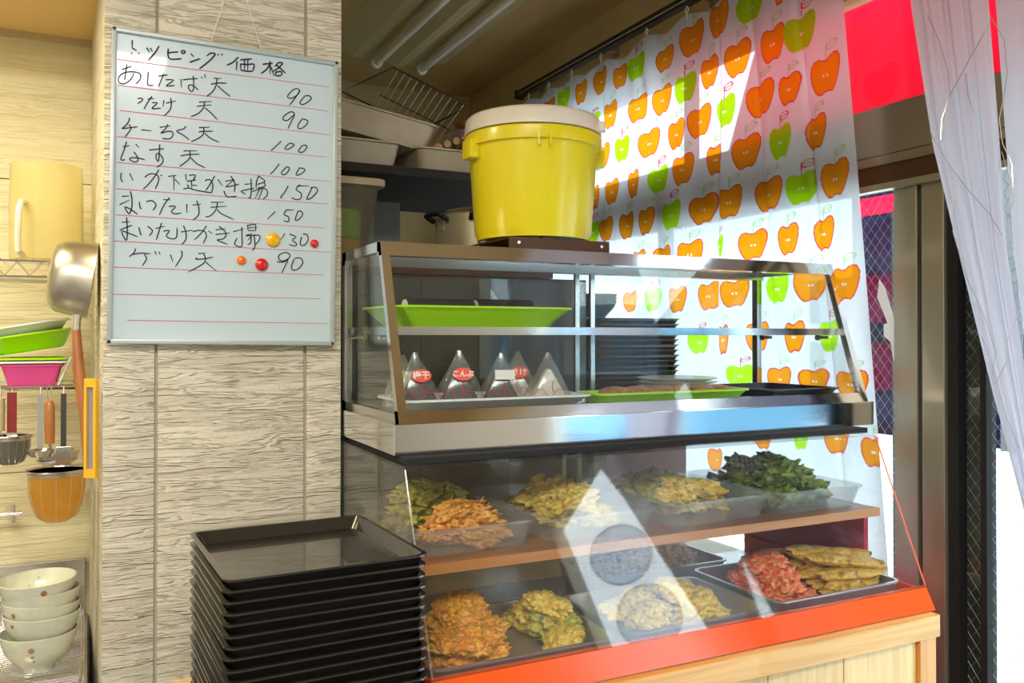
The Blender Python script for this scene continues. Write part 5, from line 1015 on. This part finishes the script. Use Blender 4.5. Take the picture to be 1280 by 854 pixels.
# leaning white tray at the right of the pink box
le_ = MB().box(-0.003, 0.0, -0.085, 0.085, 0, 0.066, bev=0.001).obj('lid_panel', M['white'], None, off=(0, 0, 0)); le_.location = (-0.058, 2.20, 1.2915); le_.rotation_euler = (0, 0.38, 0); tag(le_, 'white plastic lid leaning against the right side of the pink box', 'lid')
def dish(cx, cy, z, r, h, m, label, tilt):
    o = MB().lathe([(0, 0), (r * 0.72, 0), (r * 0.80, 0.004), (r, h - 0.006), (r + 0.005, h - 0.004), (r + 0.005, h), (r - 0.003, h), (r * 0.78, 0.006), (0, 0.004)], 40).obj('colander_bowl', m, None, smooth=40, off=(0, 0, 0))
    o.location = (cx, cy, z); o.rotation_euler = (0, tilt, 0); return tag(o, label, 'bowl')
dish(-0.115, 2.20, 1.3660, 0.085, 0.040, M['lime'], 'tilted lime green plastic bowl above the pink box', -0.16)
dish(-0.125, 2.20, 1.3960, 0.087, 0.030, M['white'], 'tilted white plastic bowl nested in the lime one', -0.18)
# hanging utensils
sk = thing('skimmer', 'perforated steel skimmer with a wooden handle hanging from the rack', 'skimmer', (-0.075, 2.09, 1.27))
MB().tube([(-0.078, 2.090, 1.250), (-0.080, 2.092, 1.285), (-0.076, 2.094, 1.296), (-0.071, 2.092, 1.285), (-0.072, 2.090, 1.250)], 0.0016, 6).obj('wire_loop', M['chrome'], sk, smooth=True)
MB().tube([(-0.075, 2.09, 1.260), (-0.075, 2.09, 1.250), (-0.0745, 2.09, 1.20), (-0.074, 2.09, 1.168)], [0.006, 0.0100, 0.0105, 0.0095], 14).obj('handle', M['handlewood'], sk, smooth=True)
MB().lathe([(0.047, 0.026), (0.048, 0.0275), (0.045, 0.0275), (0.040, 0.010), (0.028, 0.002), (0, 0.0), (0, -0.0015), (0.03, 0.0), (0.043, 0.010)], 36, (-0.062, 2.135, 1.118)).obj('scoop', M['steel'], sk, smooth=40)
for k in range(26):
    a = k * 2.4; r_ = 0.0075 * math.sqrt(k + 0.5)
    if r_ < 0.036: MB().lathe([(0, 0.0), (0.0019, 0.0), (0.0019, 0.0012), (0, 0.0012)], 8, (-0.062 + r_ * math.cos(a), 2.135 + r_ * math.sin(a), 1.1185 + 0.0085 * (r_ / 0.036) ** 3)).obj('hole', M['darkgap'], sk)
MB().rod((-0.074, 2.09, 1.168), (-0.068, 2.092, 1.140), 0.003, 8).obj('shank', M['steel'], sk)
def hang(name, x, y, label, cat, parts):
    t = thing(name, label, cat, (x, y, 1.283)); MB().tube([(x, y + 0.004, 1.270), (x, y + 0.006, 1.290), (x, y + 0.012, 1.294), (x, y + 0.014, 1.286)], 0.0016, 6).obj('hook', M['chrome'], t)
    parts(t, x, y); return t
hang('ladle', -0.092, 2.088, 'steel ladle hanging left of the wooden handled skimmer', 'ladle', lambda t, x, y: (MB().box(x - 0.0055, x + 0.0055, y - 0.001, y + 0.001, 1.155, 1.275).obj('handle', M['steel'], t), MB().lathe([(0, 0), (0.020, 0.004), (0.028, 0.018), (0.026, 0.018), (0.018, 0.006), (0, 0.002)], 20, (x, y, 1.138)).obj('cup', M['steel'], t, smooth=True)))
hang('spatula', -0.048, 2.088, 'dark steel spatula hanging at the right end of the rack', 'spatula', lambda t, x, y: (MB().box(x - 0.0055, x + 0.0055, y - 0.001, y + 0.001, 1.16, 1.275).obj('handle', M['cabinet'], t), MB().box(x - 0.015, x + 0.015, y - 0.001, y + 0.001, 1.115, 1.16, bev=0.0006).obj('blade', M['steel'], t)))
hang('maroon_scraper', -0.145, 2.092, 'maroon handled scraper hanging under the pink box', 'scraper', lambda t, x, y: (MB().box(x - 0.009, x + 0.009, y - 0.002, y + 0.002, 1.195, 1.280).obj('handle', M['maroon'], t), MB().box(x - 0.010, x + 0.010, y - 0.001, y + 0.001, 1.16, 1.195).obj('blade', M['steel'], t)))
hang('steel_whisk', -0.166, 2.088, 'short steel cylinder handled whisk hanging at the left edge', 'whisk', lambda t, x, y: (MB().rod((x, y, 1.268), (x, y, 1.200), 0.0085, 14).obj('handle', M['gold'], t, smooth=True), MB().tube([(x, y, 1.20), (x - 0.012, y, 1.165), (x, y, 1.145), (x + 0.012, y, 1.165), (x, y, 1.20)], 0.0012, 5).obj('wire', M['chrome'], t)))
def strainer(name, cx, cy, z, r, dep, m, label, n=12, sag=1.0, rimr=0.003):
    t = thing(name, label, 'strainer', (cx, cy, z))
    MB().tube([(cx + r * math.cos(2 * PI * k / 40), cy + r * math.sin(2 * PI * k / 40), z) for k in range(40)], rimr, 8, True).obj('rim', M['steel'], t, smooth=True)
    MB().lathe([(r, 0.0), (r * 0.99, -0.008), (r * 0.985, -0.008), (r * 0.985, 0.0)], 40, (cx, cy, z)).obj('band', M['alu'], t, smooth=True)
    pr = [(r * 0.965, -0.002), (r * 0.95, -dep * 0.35), (r * 0.86, -dep * 0.62), (r * 0.66, -dep * 0.88), (r * 0.35, -dep * 0.98), (0, -dep)]
    MB().lathe(pr, 40, (cx, cy, z)).obj('bag', m, t, smooth=True)
    mb = MB()
    for k in range(n):
        a = 2 * PI * k / n; mb.tube([(cx + (q + 0.001) * math.cos(a), cy + (q + 0.001) * math.sin(a), z + h_) for q, h_ in pr], 0.00045, 4)
    mb.obj('mesh_wire', M['gold'] if m is M['bag'] else M['steel'], t, smooth=True)['kind'] = 'stuff'
    return t
sa = strainer('noodle_strainer', -0.0565, 1.965, 1.127, 0.0545, 0.105, M['bag'], 'deep noodle strainer with an amber mesh bag hanging on the pillar flank')
MB().tube([(-0.003, 1.972, 1.127), (0.006, 1.974, 1.128), (0.011, 1.974, 1.150)], 0.003, 8).obj('hook', M['steel'], sa, smooth=True)
sb = strainer('small_strainer', -0.150, 2.12, 1.185, 0.040, 0.062, clear_mat('grey_mesh', (0.6, 0.6, 0.6), 0.5, (0.25, 0.25, 0.25), 0.3), 'small grey wire strainer hanging at the left edge', 16)
MB().tube([(-0.150, 2.16, 1.185), (-0.150, 2.165, 1.21), (-0.150, 2.12, 1.275), (-0.150, 2.105, 1.289)], 0.002, 6).obj('handle', M['steel'], sb)
fa = thing('faucet_handle', 'small chrome tap handle on the kitchen wall at the left edge', 'tap', (-0.17, 2.40, 0.98))
MB().rod((-0.175, 2.448, 0.975), (-0.175, 2.36, 0.975), 0.007, 12).obj('stem', M['chrome'], fa, smooth=True)
MB().rod((-0.215, 2.36, 0.975), (-0.142, 2.36, 0.975), 0.0055, 12).rod((-0.160, 2.36, 0.955), (-0.160, 2.36, 0.997), 0.005, 12).obj('cross_handle', M['chrome'], fa, smooth=True)
# round translucent signs hanging in the doorway (mirrored in the sloping front of the lower case)
for k, (y, z, up, lab) in enumerate(((0.100, 1.665, 2.03, 'upper round pale blue film sign hanging in the doorway, mirrored in the lower case'), (0.100, 1.410, 1.545, 'lower round pale blue film sign hanging in the doorway, mirrored in the lower case'))):
    t = thing('round_sign', lab, 'sign', (1.80, y, z))
    RM = Matrix.Translation((1.80, y, z)) @ Matrix.Rotation(math.radians(-52), 4, 'Z')
    MB().rod((-0.001, 0, 0), (0.001, 0, 0), 0.117, 48).xf(RM).obj('disc', M['disc'], t)
    MB().tube([(0, 0.117 * math.cos(2 * PI * i / 40), 0.117 * math.sin(2 * PI * i / 40)) for i in range(40)], 0.0022, 6, True).xf(RM).obj('ring', M['panelgrey'], t, smooth=True)
    MB().rod((1.80, y, z + 0.117), (1.80, y, up if k == 0 else z + 0.138), 0.001, 5).obj('string', M['string'], t)
